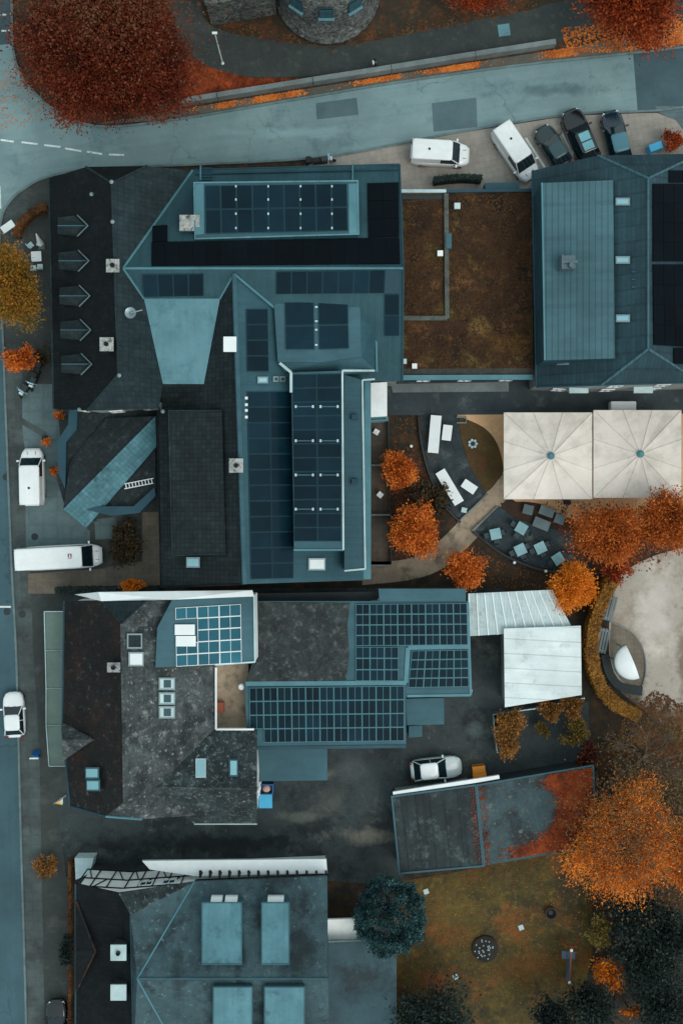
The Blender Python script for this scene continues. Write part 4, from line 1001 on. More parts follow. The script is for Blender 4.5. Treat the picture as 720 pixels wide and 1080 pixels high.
for (x, y, lb) in ((7, 503, 'round dark manhole cover in the left street beside the porch'), (24, 648, 'small dark drain cover on the pavement kerb above the white hatchback'), (37, 566, 'small dark drain cover on the forecourt slabs beside the long van'), (8, 645, 'round dark manhole cover in the street by the painted cross line'), (48, 462, 'round grey drain cover on the pale forecourt')):
    q = MB(); q.lathe(P(x, y), [(.3, .012), (.3, .03), (.26, .034)], 18); tag(q.build('drain_cover', m_wall_d), lb, 'drain cover', 'street drain covers')


def fence(name, label, path, h, mat, w=1.0):
    o = thing(name, label, 'fence', P(*path[0])); strip(path, w, .1, h).build('panel', mat, o)
    for x, y in path: c = P(x, y); b = MB(); b.tube((c.x, c.y, 0), (c.x, c.y, h + .1), .06); b.build('post', mat, o)
    return o


fence('garden_fence', 'thin grey fence around the brown shrubs below the white shed', [(522, 790), (519, 765), (518, 751), (560, 745), (612, 734)], 1.2, m_steel)
fence('low_fence', 'low rail edging the patio slabs east of the solar wing', [(409, 446), (410, 495), (411, 545), (412, 594)], .7, m_wall_d)
for i, (y, lb) in enumerate(((491, 'short divider wall between the two upper patio slabs'), (543, 'short divider wall with a white cap end mid patio'), (596, 'short divider wall at the foot of the patio slabs by the path'))):
    tag(strip([(391, y), (411, y)], 1.6, 0, .8).build('divider_wall', m_conc), lb, 'wall', 'patio divider walls')
tw_ = strip(curve([(441, 440), (443, 462), (449, 490), (460, 520), (472, 538), (485, 551)]), 2.0, 0, .45); tag(tw_.build('terrace_edge', m_wall_d), 'curved dark edging round the upper terrace', 'edging')
tw_ = strip(curve([(498, 561), (512, 572), (530, 585), (560, 598), (585, 603), (606, 601)]), 2.2, 0, .55); tag(tw_.build('terrace_edge', m_wall_d), 'curved dark edging round the lower cafe terrace', 'edging')
tw_ = strip([(481, 440), (491, 440), (491, 446), (481, 446)], 1.5, 0, .2); tag(tw_.build('step', m_conc), 'pale stone step at the top of the upper terrace', 'step')
tw_ = strip([(497, 560), (524, 534)], 1.4, 0, .3); tag(tw_.build('step', m_conc), 'pale stone kerb where the path meets the lower terrace', 'step')
tw_ = strip([(482, 551), (514, 521)], 1.4, 0, .25); tag(tw_.build('step', m_conc), 'pale stone kerb where the path meets the upper terrace', 'step')

# ------------------------------------------------------------------ vehicles
def car(name, label, cat, px, py, ang, L, Wd, Ht, body, roofm=None, style='car', zc=None, sky_sheen=None):
    t = thing(name, label, cat, (0, 0, 0)); p = P(px, py, Ht * .6); t.location = (p.x, p.y, 0.02); t.rotation_euler = (0, 0, R(ang))
    roofm = roofm or body; w2 = Wd / 2; van = style != 'car'
    belt = .92 if not van else 1.15
    if style == 'suv': belt = 1.1; van = False
    N = 17; mb = MB(); rings = []
    for k in range(N):
        u = -1 + 2 * k / (N - 1); x = u * L / 2
        w = w2 * (1 - .10 * abs(u) ** 4 - (.26 if van else .38) * max(0, (u - .62) / .38) ** 2.4 - (.1 if van else .26) * max(0, (-u - .74) / .26) ** 2.2)
        zb = belt
        if u > .35: zb = belt - (belt * .2) * ((u - .35) / .65) ** 1.6
        if u > .93: zb -= .1
        if u < -.8: zb -= .1 * ((-u - .8) / .2)
        bot = .24 + (.1 if abs(u) > .9 else 0)
        half = [(w * .9, bot), (w, bot + .16), (w, zb * .62), (w * .985, zb - .12), (w * .92, zb - .02), (w * .6, zb + .02), (0, zb + .035)]
        rings.append([(x, y, z) for y, z in half] + [(x, -y, z) for y, z in reversed(half[:-1])])
    n = len(rings[0])
    for r in rings: mb.v += r
    for k in range(N - 1):
        for j in range(n):
            l = (j + 1) % n; mb.f.append((k * n + j, k * n + l, (k + 1) * n + l, (k + 1) * n + j)); mb.m.append(0)
    mb.f.append(tuple(range(n))); mb.m.append(0); mb.f.append(tuple(range((N - 1) * n, N * n))); mb.m.append(0)
    bo = mb.build('body', body, t, smooth=True, local=True)
    if style == 'van': f0, f1, r1, r0 = .66, .38, -.955, -.975
    elif style == 'long': f0, f1, r1, r0 = .80, .62, -.97, -.985
    elif style == 'suv': f0, f1, r1, r0 = .34, .04, -.74, -.93
    else: f0, f1, r1, r0 = .40, .04, -.62, -.88
    a = L / 2; wb_, wt = w2 * .93, w2 * (.70 if not van else .84); zb, zt = belt - .02, Ht - .05
    F0, F1, R1_, R0_ = f0 * a, f1 * a, r1 * a, r0 * a
    B = lambda x, s: Vector((x, s * wb_, zb)); T_ = lambda x, s: Vector((x, s * wt, zt))
    def quad(nm, pts, m, par=t):
        q = MB(); q.poly(pts); return q.build(nm, m, par, local=True)
    fw = .90
    quad('windscreen', [B(F0, -fw), B(F0, fw), T_(F1, fw), T_(F1, -fw)], m_glass_car)
    quad('rear_window' if not van else 'rear_door', [B(R0_, fw), B(R0_, -fw), T_(R1_, -fw), T_(R1_, fw)], m_glass_car if not van else body)
    for s in (1, -1):
        if van:
            xm = F1 - .9
            quad('side_window', [B(F0 - .05, s), B(xm, s), T_(xm, s), T_(F1 - .02, s)], m_glass_car)
            quad('side_panel', [B(xm, s), B(R0_, s), T_(R1_, s), T_(xm, s)], body)
        else:
            quad('side_window', [B(F0, s), B(R0_, s), T_(R1_, s), T_(F1, s)], m_glass_car)
        for (b0, t0) in ((F0, F1), (R0_, R1_)) + (() if van else (((F0 + R0_) / 2, (F0 + R0_) / 2 + .05),)):
            pm = MB(); pm.tube(B(b0, s * .97), T_(t0, s * .97), .045, n=5); pm.build('pillar', body, t, local=True)
    rm = MB(); rows = []
    RL = F1 - R1_
    for e, z in ((.0, zt - .02), (.02, zt + .03), (.08, zt + .06), (.24, zt + .085)):
        ws = wt + .03 - e; x0, x1 = R1_ - .04 + e, F1 + .03 - e; ring = []; rr = min(.22, ws * .5)
        for cx, cy, a0 in ((x1 - rr, ws - rr, 0), (x0 + rr, ws - rr, 90), (x0 + rr, -ws + rr, 180), (x1 - rr, -ws + rr, 270)):
            for k in range(4): tt = R(a0 + 30 * k); ring.append((cx + rr * math.cos(tt), cy + rr * math.sin(tt), z))
        rows.append(ring)
    n = len(rows[0])
    for r in rows: rm.v += r
    for j in range(3):
        for k in range(n): l = (k + 1) % n; rm.f.append((j * n + k, j * n + l, (j + 1) * n + l, (j + 1) * n + k)); rm.m.append(0)
    rm.f.append(tuple(range(3 * n, 4 * n))); rm.m.append(0)
    ro_ = rm.build('roof', roofm, t, smooth=True, local=True)
    if van:
        for y in (-.5, 0, .5):
            q = MB(); q.box(((R1_ + F1) / 2, y * wt, zt + .08), (RL * .84, .05, .018)); q.build('roof_rib', body, ro_, local=True)
        if style == 'van': q = MB(); q.lathe((R1_ + RL * .42, 0, zt + .085), [(.1, 0), (.1, .05), (.04, .07)], 12); q.build('roof_vent', m_dark, ro_, local=True)
        for y in (-.35, .35): q = MB(); q.box((F0 + (L / 2 - F0) * .5, y * w2, belt * .93), (.3, .03, .02)); q.build('bonnet_slot', m_dark, t, local=True)
    if sky_sheen:  # pale panes carry the sky's reflection as their own colour
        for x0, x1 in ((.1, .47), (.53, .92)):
            quad('sky_sheen', [Vector((R1_ + RL * x, s * (wt - .24), zt + .09)) for x, s in ((x0, -1), (x1, -1), (x1, 1), (x0, 1))], sky_sheen, ro_)
    wr = .33 if not van else .36
    for x in (L * .31, -L * .29):
        for s in (1, -1):
            q = MB(); y = s * (w2 - .12); q.lathe((x, y - .11, wr), [(wr * .75, 0), (wr, .03), (wr, .19), (wr * .75, .22)], 20, axis='y')
            wo = q.build('wheel', m_tyre, t, local=True)
            q = MB(); q.lathe((x, y - .115, wr), [(wr * .6, 0), (wr * .6, .23)], 14, axis='y'); q.build('rim', m_rim, wo, local=True)
    for s in (1, -1):
        q = MB(); q.box((L / 2 - .3, s * w2 * .6, belt * .66), (.3, .28, .14), R(-32 * s)); q.build('headlight', m_lamp, t, local=True)
        q = MB(); q.box((-L / 2 + .06, s * w2 * .72, belt * .7), (.12, .22, .3)); q.build('tail_light', m_red, t, local=True)
        q = MB(); q.box((F0 - .25, s * (w2 + .1), belt - .02), (.14, .24, .16)); q.build('mirror', body, t, local=True)
    q = MB(); q.box((L / 2 - .03, 0, .45), (.08, Wd * .55, .2)); q.build('grille', m_dark, t, local=True)
    q = MB()
    for s in (.3, -.3): q.tube((F0 + .02, s * w2, zb + .03), (F0 - .3 * (F0 - F1), s * w2 + .45, zb + .3 * (zt - zb) + .03), .012, n=4)
    q.build('wiper', m_dark, t, local=True)
    return t, ro_, zt + .08


m_glass_car = paint('car_glass', (18, 40, 48), .06, 0, .5)
pw = paint('car_paint_white', (240, 246, 246), .25, 0, .5)
pk = paint('car_paint_black', (12, 20, 26), .2, 0, .7)
ps_ = paint('car_paint_silver', (150, 182, 184), .3, .3, .5)
pb = paint('car_paint_blue', (20, 44, 56), .18, 0, .7)
psw = paint('car_paint_white_silver', (206, 220, 220), .25, 0, .5)
pt = paint('car_sky_reflection', (120, 190, 202), .2, 0, .5)  # pale teal painted for the sky mirrored in the black roof
pg = paint('car_paint_grey', (50, 84, 88), .3, .2, .5)
G = 'cars parked by the north road'
for a in (car('parked_van', 'white van parked alone on the beige bay, facing right', 'van', 464, 161, -3, 4.9, 1.95, 1.95, pw, None, 'van'),
          car('parked_van', 'white van parked diagonally beside the row of dark cars', 'van', 544, 160, -56, 5.0, 1.95, 1.95, pw, None, 'van'),
          car('parked_car', 'dark grey-green hatchback parked next to the diagonal white van', 'car', 583, 154, 121, 3.9, 1.75, 1.5, paint('car_paint_dark_grey', (34, 56, 60), .2, 0, .5), pg),
          car('parked_car', 'black off-roader with pale glass roof in the parking row', 'car', 612, 142, 113, 4.7, 1.95, 1.75, pk, pk, 'suv', sky_sheen=pt),
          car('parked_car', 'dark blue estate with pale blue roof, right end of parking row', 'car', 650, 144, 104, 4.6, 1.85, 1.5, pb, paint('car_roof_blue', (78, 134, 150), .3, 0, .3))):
    a[0]['group'] = G
t, ro_, zt = car('parked_van', 'white van nose-up beside the slate entrance porch', 'van', 33.5, 503, 91, 4.8, 1.95, 1.95, pw, None, 'van')
t, ro_, zt = car('delivery_van', 'long white delivery van pulled in beside the planted mound', 'van', 62, 588, 3, 6.9, 2.05, 2.6, pw, None, 'long')
b = MB(); b.box((1.2, .1, zt), (.32, .4, .015)); b.box((1.2, .1, zt + .012), (.1, .3, .008), 0, 1); b.build('roof_emblem', [m_red, m_whitep], ro_, local=True)
car('driving_car', 'white hatchback on the left street beside the green awning', 'car', 14.5, 754, 93, 3.8, 1.75, 1.5, pw, pw)
car('parked_car', 'silver estate parked in the dark yard beside the garages', 'car', 460, 811, 6, 4.3, 1.85, 1.55, psw, pw)
car('parked_car', 'black car at the bottom left edge beside the rusty hedge', 'car', 60, 1082, 92, 4.2, 1.8, 1.5, pk, pk)


def motorbike(label, px, py, ang):
    t = thing('motorcycle', label, 'motorcycle', P(px, py), R(ang)); 
    for x in (.68, -.68):
        q = MB(); q.lathe((x, -.07, .31), [(.2, 0), (.31, .03), (.31, .11), (.2, .14)], 18, axis='y'); w = q.build('wheel', m_tyre, t, local=True)
        q = MB(); q.lathe((x, -.075, .31), [(.17, 0), (.17, .15)], 12, axis='y'); q.build('rim', m_rim, w, local=True)
    t.scale = (1.25, 1.35, 1.15)
    q = MB(); q.box((-.05, 0, .35), (.9, .34, .42), 0, 0, .8); q.build('engine', m_dark, t, local=True)
    q = MB(); q.box((.2, 0, .77), (.55, .4, .24), 0, 0, .75); q.build('tank', pk, t, local=True, bevel=.04)
    q = MB(); q.box((-.42, 0, .76), (.75, .34, .12), 0, 0, .85); q.build('seat', m_dark, t, local=True, bevel=.03)
    q = MB(); q.box((-.85, 0, .8), (.4, .45, .35), 0, 0, .85); q.build('top_box', m_dark, t, local=True, bevel=.03)
    q = MB(); q.tube((.6, 0, .3), (.45, 0, .98), .05); q.tube((.45, -.4, 1.02), (.45, .4, 1.02), .03); q.build('handlebar', m_steel, t, local=True)
    q = MB(); q.box((.66, 0, .75), (.14, .24, .24)); q.build('headlight', m_lamp, t, local=True)
    q = MB(); q.box((.5, 0, 1.0), (.08, .4, .3)); q.build('windshield', m_glass_lt, t, local=True)
    return t


motorbike('black motorcycle parked under the orange shrub on the pavement', 32, 408, 235)
motorbike('second black motorcycle standing closer to the slate house wall', 40, 399, 250)
motorbike('dark motorcycle half hidden behind the north eave of the main house', 339, 172, 5)

# ------------------------------------------------------------------ bins, boxes, ladder
def bin_(label, px, py, ang, bodym, lidm, w=.9, d=.9, h=1.2, group=None):
    t = thing('waste_bin', label, 'bin', P(px, py), R(ang), group)
    q = MB(); q.box((0, 0, .12), (w * .86, d * .86, h - .12)); q.v = [(x * (1 + .1 * z), y * (1 + .1 * z), z) for x, y, z in q.v]; q.build('body', bodym, t, local=True)
    q = MB(); q.box((0, 0, h), (w * 1.02, d * 1.02, .1), 0, 0, .9); q.build('lid', lidm, t, local=True, bevel=.02)
    q = MB(); q.tube((-w * .4, d * .53, h - .02), (w * .4, d * .53, h - .02), .035); q.build('handle', m_dark, t, local=True)
    for s in (1, -1):
        q = MB(); q.lathe((s * w * .36, d * .36 - .04, .12), [(.12, 0), (.12, .08)], 12, axis='y'); q.build('wheel', m_tyre, t, local=True)
    return t


bin_('light-blue lidded waste bin beside the lichen house wall', 281, 841, 0, m_blue, m_ltblue, 1.15, 1.2, 1.2)
sk = thing('skip', 'dark blue open skip with a pink bundle, above the light-blue bin', 'skip', P(281, 829))
c = P(281, 829); q = MB()
for (dx, dy, sx_, sy_) in ((-.6, 0, .08, .8), (.6, 0, .08, .8), (0, .36, 1.12, .08), (0, -.36, 1.12, .08)): q.box((c.x + dx, c.y + dy, .1), (sx_, sy_, 1.0))
q.box((c.x, c.y, .1), (1.1, .7, .5)); q.build('body', m_blue, sk)
q = MB(); q.lathe((c.x + .05, c.y, .6), [(.2, 0), (.36, .2), (.3, .45), (.1, .55)], 12); tag(q.build('bundle', paint('pink_cloth', (214, 176, 160), .8), smooth=True), 'pale pink bundle lying in the open blue skip', 'bundle')
bin_('orange bin standing uppermost at the end of the garage wall', 503, 808.5, 8, m_orange, m_orange, 1.1, .62, 1.1)
bin_('orange bin standing against the garage wall below another orange bin', 504, 816, 8, m_orange, m_orange, 1.15, .62, 1.1)
ld = thing('ladder', 'aluminium ladder lying on the slate porch roof', 'ladder', P(147, 510, 3.75))
for o_ in (-3.2, 3.2):
    q = MB(); a, b2 = P(131.5, 513 + o_ * .8, 3.85), P(162, 507 + o_ * .8, 3.85); q.tube(a, b2, .05, n=4); q.build('rail', m_whitep, ld)
q = MB()
for k in range(9):
    u = (k + .5) / 9; x, y = 131.5 + 30.5 * u, 513 - 6 * u; q.tube(P(x - .5, y - 2.6, 3.85), P(x + .5, y + 2.6, 3.85), .05, n=4)
q.build('rungs', m_whitep, ld)
wbx = MB(); c = P(657, 429, .9); wbx.box((c.x, c.y, 0), (2.1, .9, .95)); tag(wbx.build('storage_box', m_whitep, bevel=.04), 'white storage box half under the right parasol', 'box')
hm = MB(); c = P(688, 158); hm.box((c.x, c.y, .02), (1.1, .6, .9), R(20)); tag(hm.build('power_box', [m_ltblue]), 'pale blue utility box behind the east house roof edge', 'box')

# ------------------------------------------------------------------ parasols and terrace furniture
def parasol(label, x0, y0, x1, y1):
    cx, cy = (x0 + x1) / 2 + 3, (y0 + y1) / 2; z0, z1 = 3.1, 3.75
    t = thing('parasol', label, 'parasol', P(cx, cy, 3.3) * 1.0, 0, 'square parasols over the garden'); t.location.z = 0; BASE[t.name] = Vector((t.location.x, t.location.y, 0))
    ap = P(cx, cy, z1); per = []
    cs = [(x0, y0), (x1, y0), (x1, y1), (x0, y1)]
    for k in range(4):
        for j in range(3):
            u = j / 3; per.append((cs[k][0] + (cs[(k + 1) % 4][0] - cs[k][0]) * u, cs[k][1] + (cs[(k + 1) % 4][1] - cs[k][1]) * u))
    mb = MB(); mb.v.append(tuple(ap)); rings = 4
    for r in range(1, rings + 1):
        f = r / rings
        for k, (x, y) in enumerate(per):
            p = ap.lerp(P(x, y, z0), f); p.z -= .10 * math.sin(math.pi * f); mb.v.append(tuple(p))
            x2, y2 = per[(k + 1) % 12]; m = P((x + x2) / 2, (y + y2) / 2, z0); p = ap.lerp(m, f); p.z -= .16 * math.sin(math.pi * f) + .05 * f; mb.v.append(tuple(p))
    n = 24
    for k in range(n): mb.f.append((0, 1 + k, 1 + (k + 1) % n)); mb.m.append(0)
    for r in range(rings - 1):
        for k in range(n):
            l = (k + 1) % n; a = 1 + r * n; mb.f.append((a + k, a + n + k, a + n + l, a + l)); mb.m.append(0)
    a = 1 + (rings - 1) * n; e = len(mb.v)
    mb.v += [(x, y, z - .22) for x, y, z in mb.v[a:a + n]]
    for k in range(n): l = (k + 1) % n; mb.f.append((a + k, e + k, e + l, a + l)); mb.m.append(0)
    cv = mb.build('canopy', m_para, t)
    sm = MB()
    for (x, y) in per:
        pr = ap.copy()
        for r in range(1, 7):
            f = r / 6; p = ap.lerp(P(x, y, z0), f); p.z -= .10 * math.sin(math.pi * f) - .015; sm.tube(pr, p, .02, n=4); pr = p
    sm.build('seam', m_seam, cv)
    q = MB(); q.lathe((ap.x, ap.y, z1 - .05), [(.3, 0), (.3, .15), (.12, .3)], 14); q.build('finial', m_teal, t)
    q = MB(); q.tube((ap.x, ap.y, 0), (ap.x, ap.y, z1), .09); q.build('pole', m_steel, t)
    q = MB(); q.box((ap.x, ap.y, 0), (1.2, 1.2, .18)); q.build('base', m_conc, t)
    return t


parasol('left of the two big cream square parasols', 531, 435, 624, 526.5)
parasol('right cream square parasol, brushed by the rust-coloured tree', 625.5, 432.5, 718, 525)

table_p = chair_p = None
def table(label, px, py, w, d, ang, topm, name='table', h=.75, cat='table', group=None):
    t = thing(name, label, cat, P(px, py), R(ang), group)
    q = MB(); q.box((0, 0, h - .05), (w, d, .05)); q.build('tabletop', topm, t, local=True, bevel=.012)
    for sx_ in (1, -1):
        for sy_ in (1, -1):
            q = MB(); q.box((sx_ * (w / 2 - .08), sy_ * (d / 2 - .08), 0), (.06, .06, h - .05)); q.build('leg', m_steel, t, local=True)
    return t


def chair(label, px, py, ang, mat, group=None):
    t = thing('chair', label, 'chair', P(px, py), R(ang), group)
    q = MB(); q.box((0, 0, .42), (.46, .46, .05)); q.build('seat', mat, t, local=True, bevel=.012)
    q = MB(); q.box((-.22, 0, .5), (.05, .46, .42)); q.build('backrest', mat, t, local=True, bevel=.012)
    for sx_ in (1, -1):
        for sy_ in (1, -1): q = MB(); q.tube((sx_ * .19, sy_ * .19, 0), (sx_ * .17, sy_ * .17, .42), .02, n=5); q.build('leg', m_steel, t, local=True)
    return t


table('long white bench table at the top of the upper terrace', 457.3, 458.5, .9, 3.15, -5, m_whitep, 'long_table', group='white tables on the upper terrace')
table('long white bench table slanting down the upper terrace', 473, 514, .88, 3.15, 31, m_whitep, 'long_table', group='white tables on the upper terrace')
table('short white table beside the topmost long table', 470.3, 457, .78, 1.3, -7, m_whitep, group='white tables on the upper terrace')
table('short white table beside the slanting long table', 493.5, 513.5, 1.25, .76, -34, m_whitep, group='white tables on the upper terrace')
table('tiny pale side table at the lower tip of the upper terrace', 488.5, 538, .45, .42, -12, m_trim, 'side_table', .5)
spec = [(521, 563, 12, 'square pale blue cafe table nearest the gravel path'), (548, 557, -30, 'square pale blue cafe table under the grey covered lounge tables'),
        (547, 579.5, 25, 'square pale blue cafe table lowest along the curved edging'), (568, 577.5, 25, 'square pale blue cafe table in the middle of the lower terrace'),
        (586.5, 589, 33, 'square pale blue cafe table nearest the bright orange tree')]
tp = None; cp = None
where = ('nearest the gravel path', 'under the covered lounge tables', 'lowest along the curved edging', 'in the middle of the lower terrace', 'nearest the bright orange tree')
m_chair_d = paint('chair_dark_teal', (34, 58, 64), .5)
for i, (x, y, a, lb) in enumerate(spec):
    if tp is None: tp = table(lb, x, y, .9, .9, a, m_tabletop, 'cafe_table', group='cafe tables on the lower terrace')
    else: copy_tree(tp, P(x, y), R(a), lb)
    for k, dd_ in enumerate(((180, 'left'), (0, 'right'), (270, 'lower'))):
        an = a + dd_[0]; q = P(x, y) + Vector((math.cos(R(an)), math.sin(R(an)), 0)) * .74
        lab = 'dark %s chair of the cafe table %s' % (dd_[1], where[i])
        if cp is None: cp = chair(lab, 0, 0, 0, m_chair_d, 'dark chairs around the cafe tables'); cp.location = q; cp.rotation_euler = (0, 0, R(an + 180))
        else: copy_tree(cp, q, R(an + 180), lab)
m_cover = M('grey_cover', (112, 130, 134), (96, 112, 116), 1.2, grain=.1)
for (x, y, w, d, a, lb) in ((555.5, 537.5, .85, .8, -14, 'grey covered lounge table at the left of the red bed'), (575, 539.5, 1.25, .75, -20, 'dark grey lounge table at the top of the red bed'), (588.5, 547.5, .85, .8, -20, 'grey lounge table at the right end of the red bed'), (569.5, 552.5, 1.4, .85, -22, 'pale grey long lounge table in the centre of the group')):
    table(lb, x, y, w, d, a, m_cover, 'lounge_table', .55, group='covered lounge tables by the parasol')
fp = thing('fire_pit', 'ring of pale stones around a fire pit in the grass bed', 'fire pit', P(498, 468)); c = P(498, 468)
q = MB(); q.lathe((c.x, c.y, 0), [(.42, 0), (.42, .1), (.1, .12)], 16); q.build('ash_bed', m_dark, fp)
for k in range(7):
    an = k * 2 * math.pi / 7; q = MB(); q.lathe((c.x + .3 * math.cos(an), c.y + .3 * math.sin(an), .05), [(.08, 0), (.14, .08), (.1, .2)], 7); q.build('stone', m_trim, fp)
blk = MB(); c = P(597, 530); blk.box((c.x, c.y, 0), (.55, .35, .5)); tag(blk.build('parasol_weight', m_dark, bevel=.03), 'small black box at the lower edge of the parasol', 'box')
for (x, y, lb) in ((433, 471, 'small white garden light left of the topmost long table'), (461, 535, 'small white garden light beside the slanting long table'), (541, 593, 'small white garden light below the curved edging'), (574, 602, 'small white garden light below the cafe terrace tip')):
    t = thing('garden_light', lb, 'garden light', P(x, y), 0, 'garden lights'); c = P(x, y)
    q = MB(); q.tube((c.x, c.y, 0), (c.x, c.y, .5), .04); q.build('stem', m_steel, t); q = MB(); q.lathe((c.x, c.y, .5), [(.06, 0), (.14, .08), (.1, .18)], 10); q.build('globe', m_whitep, t)
chair('white garden chair on the topmost patio slab', 396.5, 456, 60, m_whitep, 'white patio chairs')
chair('white garden chair on the middle patio slab', 400.5, 522, -40, m_whitep, 'white patio chairs')
# cafe corner on the west pavement
table('square white cafe table beneath the slate eaves', 41, 272.5, .85, .85, 4, m_whitep, 'cafe_table')
for (x, y, a, lb) in ((34, 260, 40, 'white chair turned diagonally above the white cafe table'), (43.5, 258, -110, 'white chair right above the white cafe table'), (37, 284, 95, 'white chair lower left of the white cafe table'), (44, 282.5, 90, 'white chair lower right of the white cafe table')):
    chair(lb, x, y, a, m_trim, 'white chairs at the pavement cafe table')
t = thing('folded_parasol', 'folded white parasol leaning above the pavement cafe table', 'parasol', P(42, 254)); a, b2 = P(43, 257, 1.0), P(38.5, 247, 2.2)
q = MB(); q.tube(P(44.5, 260, .05), b2, .03); q.build('pole', m_steel, t); q = MB(); q.tube(a, b2, .26, .06, 10); q.build('canopy', m_whitep, t); q = MB(); c = P(44.5, 260); q.box((c.x, c.y, 0), (.5, .5, .1)); q.build('base', m_conc, t)
t = thing('notice_board', 'white double-leg notice board on the corner pavement', 'sign', P(12, 242), R(35))
q = MB(); q.box((0, 0, .9), (1.15, .62, .06)); q.build('board', m_whitep, t, local=True)
for s in (.5, -.5): q = MB(); q.tube((s, 0, 0), (s, 0, .92), .04); q.build('leg', m_steel, t, local=True)
tag(MB().box((P(17, 247).x, P(17, 247).y, 0), (.55, .3, .45), R(-5)).build('crate', paint('grey_lilac', (150, 150, 156), .6)), 'small grey crate beside the white notice board', 'crate')
t = thing('sandwich_board', 'bright blue sandwich board with white foot on the pavement', 'sign', P(40, 795), 0); c = P(40, 795)
for s in (1, -1):
    q = MB(); q.prism([Vector((c.x - .3, c.y + s * .03, .9)), Vector((c.x + .3, c.y + s * .03, .9)), Vector((c.x + .3, c.y + s * .05, .9)), Vector((c.x - .3, c.y + s * .05, .9))], [Vector((c.x - .3, c.y + s * .3, .05)), Vector((c.x + .3, c.y + s * .3, .05)), Vector((c.x + .3, c.y + s * .32, .05)), Vector((c.x - .3, c.y + s * .32, .05))]); q.build('panel', m_blue, t)
q = MB(); q.box((c.x - .3, c.y - .38, .02), (.75, .12, .06)); q.build('foot', m_whitep, t)
t = thing('flag', 'yellow and white pennant flag on the lichen house corner', 'flag', P(68, 841)); q = MB(); q.tube(P(70, 839, 3.2), P(57, 848, 3.7), .04); q.build('pole', m_steel, t)
q = MB(); a = [P(66, 841, 3.4), P(66, 849, 2.7), P(57, 847, 3.6)]; q.prism(a, [p - Vector((0, 0, .03)) for p in a]); q.build('cloth', m_yellow, t)
q = MB(); a = [P(66.5, 842, 3.45), P(66.5, 848, 2.85), P(62.5, 846, 3.5)]; q.prism(a, [p - Vector((0, 0, .02)) for p in a]); q.build('stripe', m_whitep, t)

# curved grey seats and white half dome in the gravel court
def slat_bench(label, px, py, ang, L):
    t = thing('bench', label, 'bench', P(px, py), R(ang), 'slatted benches by the gravel court')
    q = MB()
    for k in range(4): q.box((-.36 + k * .24, 0, .42), (.18, L, .05))
    q.build('seat', m_conc, t, local=True)
    q = MB(); q.box((-.52, 0, .5), (.06, L, .4)); q.build('backrest', m_conc, t, local=True)
    for y in (-L * .4, L * .4): q = MB(); q.box((0, y, 0), (.8, .12, .42)); q.build('leg', m_steel, t, local=True)
slat_bench('upper slatted grey bench between curved hedge and gravel court', 641, 641, -14, 2.1)
slat_bench('lower slatted grey bench between curved hedge and half dome', 634, 675, -12, 2.1)
dm_ = thing('half_dome', 'white half-dome stage shell on the gravel court', 'stage shell', P(657, 694)); c = P(655.5, 694); q = MB(); Rr = 1.55; A0 = 112
rows = []
Rr = 1.48; prof = ((1, 1.9), (1, 2.05), (.97, 2.15), (.8, 2.3), (.55, 2.42), (.3, 2.5), (.1, 2.52), (.03, 2.53), (.0, 2.53))
for i in range(9):
    rows.append([(c.x + .35 + Rr * math.cos(R(A0 + 180 * j / 20)) * prof[i][0], c.y - .05 + Rr * math.sin(R(A0 + 180 * j / 20)) * prof[i][0], prof[i][1]) for j in range(21)])
for r in rows: q.v += r
for i in range(8):
    for j in range(20): a = i * 21 + j; q.f.append((a, a + 1, a + 22, a + 21)); q.m.append(0)
q.build('shell', m_whitep, dm_, smooth=True)
q = MB()
for j in range(20):
    a, b2 = Vector(rows[0][j]), Vector(rows[0][j + 1]); q.tube(a + Vector((0, 0, .06)), b2 + Vector((0, 0, .06)), .07, n=5)
q.build('rim', m_teal, dm_)
for j in (1, 7, 13, 19): a = rows[0][j]; q = MB(); q.tube((c.x + .35 + (a[0] - c.x - .35) * .93, c.y + (a[1] - c.y) * .93, 0), (c.x + .35 + (a[0] - c.x - .35) * .93, c.y + (a[1] - c.y) * .93, 2.0), .06); q.build('post', m_steel, dm_)
tw_ = strip(curve([(642, 655), (664, 666), (677, 684), (680, 706), (676, 726)]), 1.2, 0, .15); tag(tw_.build('stage_edge', m_conc), 'thin stone edging curving around the half dome floor', 'edging')
tw_ = strip(curve([(637, 690), (642, 710), (654, 724), (676, 729)]), 9, 0, .25); tag(tw_.build('stage_step', m_wall_d), 'curved dark step below the white half dome', 'step')

# garden of the timber-framed house
t = thing('flower_bed', 'round dark flower bed in the middle of the brown lawn', 'flower bed', P(511, 1000)); c = P(511, 1000)
q = MB(); q.lathe((c.x, c.y, 0), [(1.1, 0), (1.1, .22), (.95, .25), (.5, .3), (.05, .32)], 28); q.build('soil', M('bed_soil', (30, 28, 26), (44, 40, 34), 2.0, grain=.4), t)
q = MB()
for k in range(26): an, r = rng.random() * 6.28, rng.random() ** .5 * .95; q.lathe((c.x + r * math.cos(an), c.y + r * math.sin(an), .25), [(.03, 0), (.07, .08), (.03, .14)], 6)
q.build('flowers', m_trim, t)
t = thing('fire_bowl', 'small dark fire bowl ring on the lawn near the garage', 'fire bowl', P(580, 962)); c = P(580, 962); q = MB(); q.lathe((c.x, c.y, 0), [(.25, 0), (.48, .3), (.5, .42), (.42, .42), (.2, .15)], 20); q.build('bowl', m_dark, t)
for (x, y, lb) in ((549, 978, 'square white stepping stone near the fire bowl'), (480, 1030, 'square white stepping stone below the blue spruce'), (449, 940, 'white stepping stone at the top left lawn corner')):
    tag(MB().box((P(x, y).x, P(x, y).y, .01), (.42, .42, .08), R(20)).build('stepping_stone', m_trim), lb, 'stepping stone', 'white stepping stones')
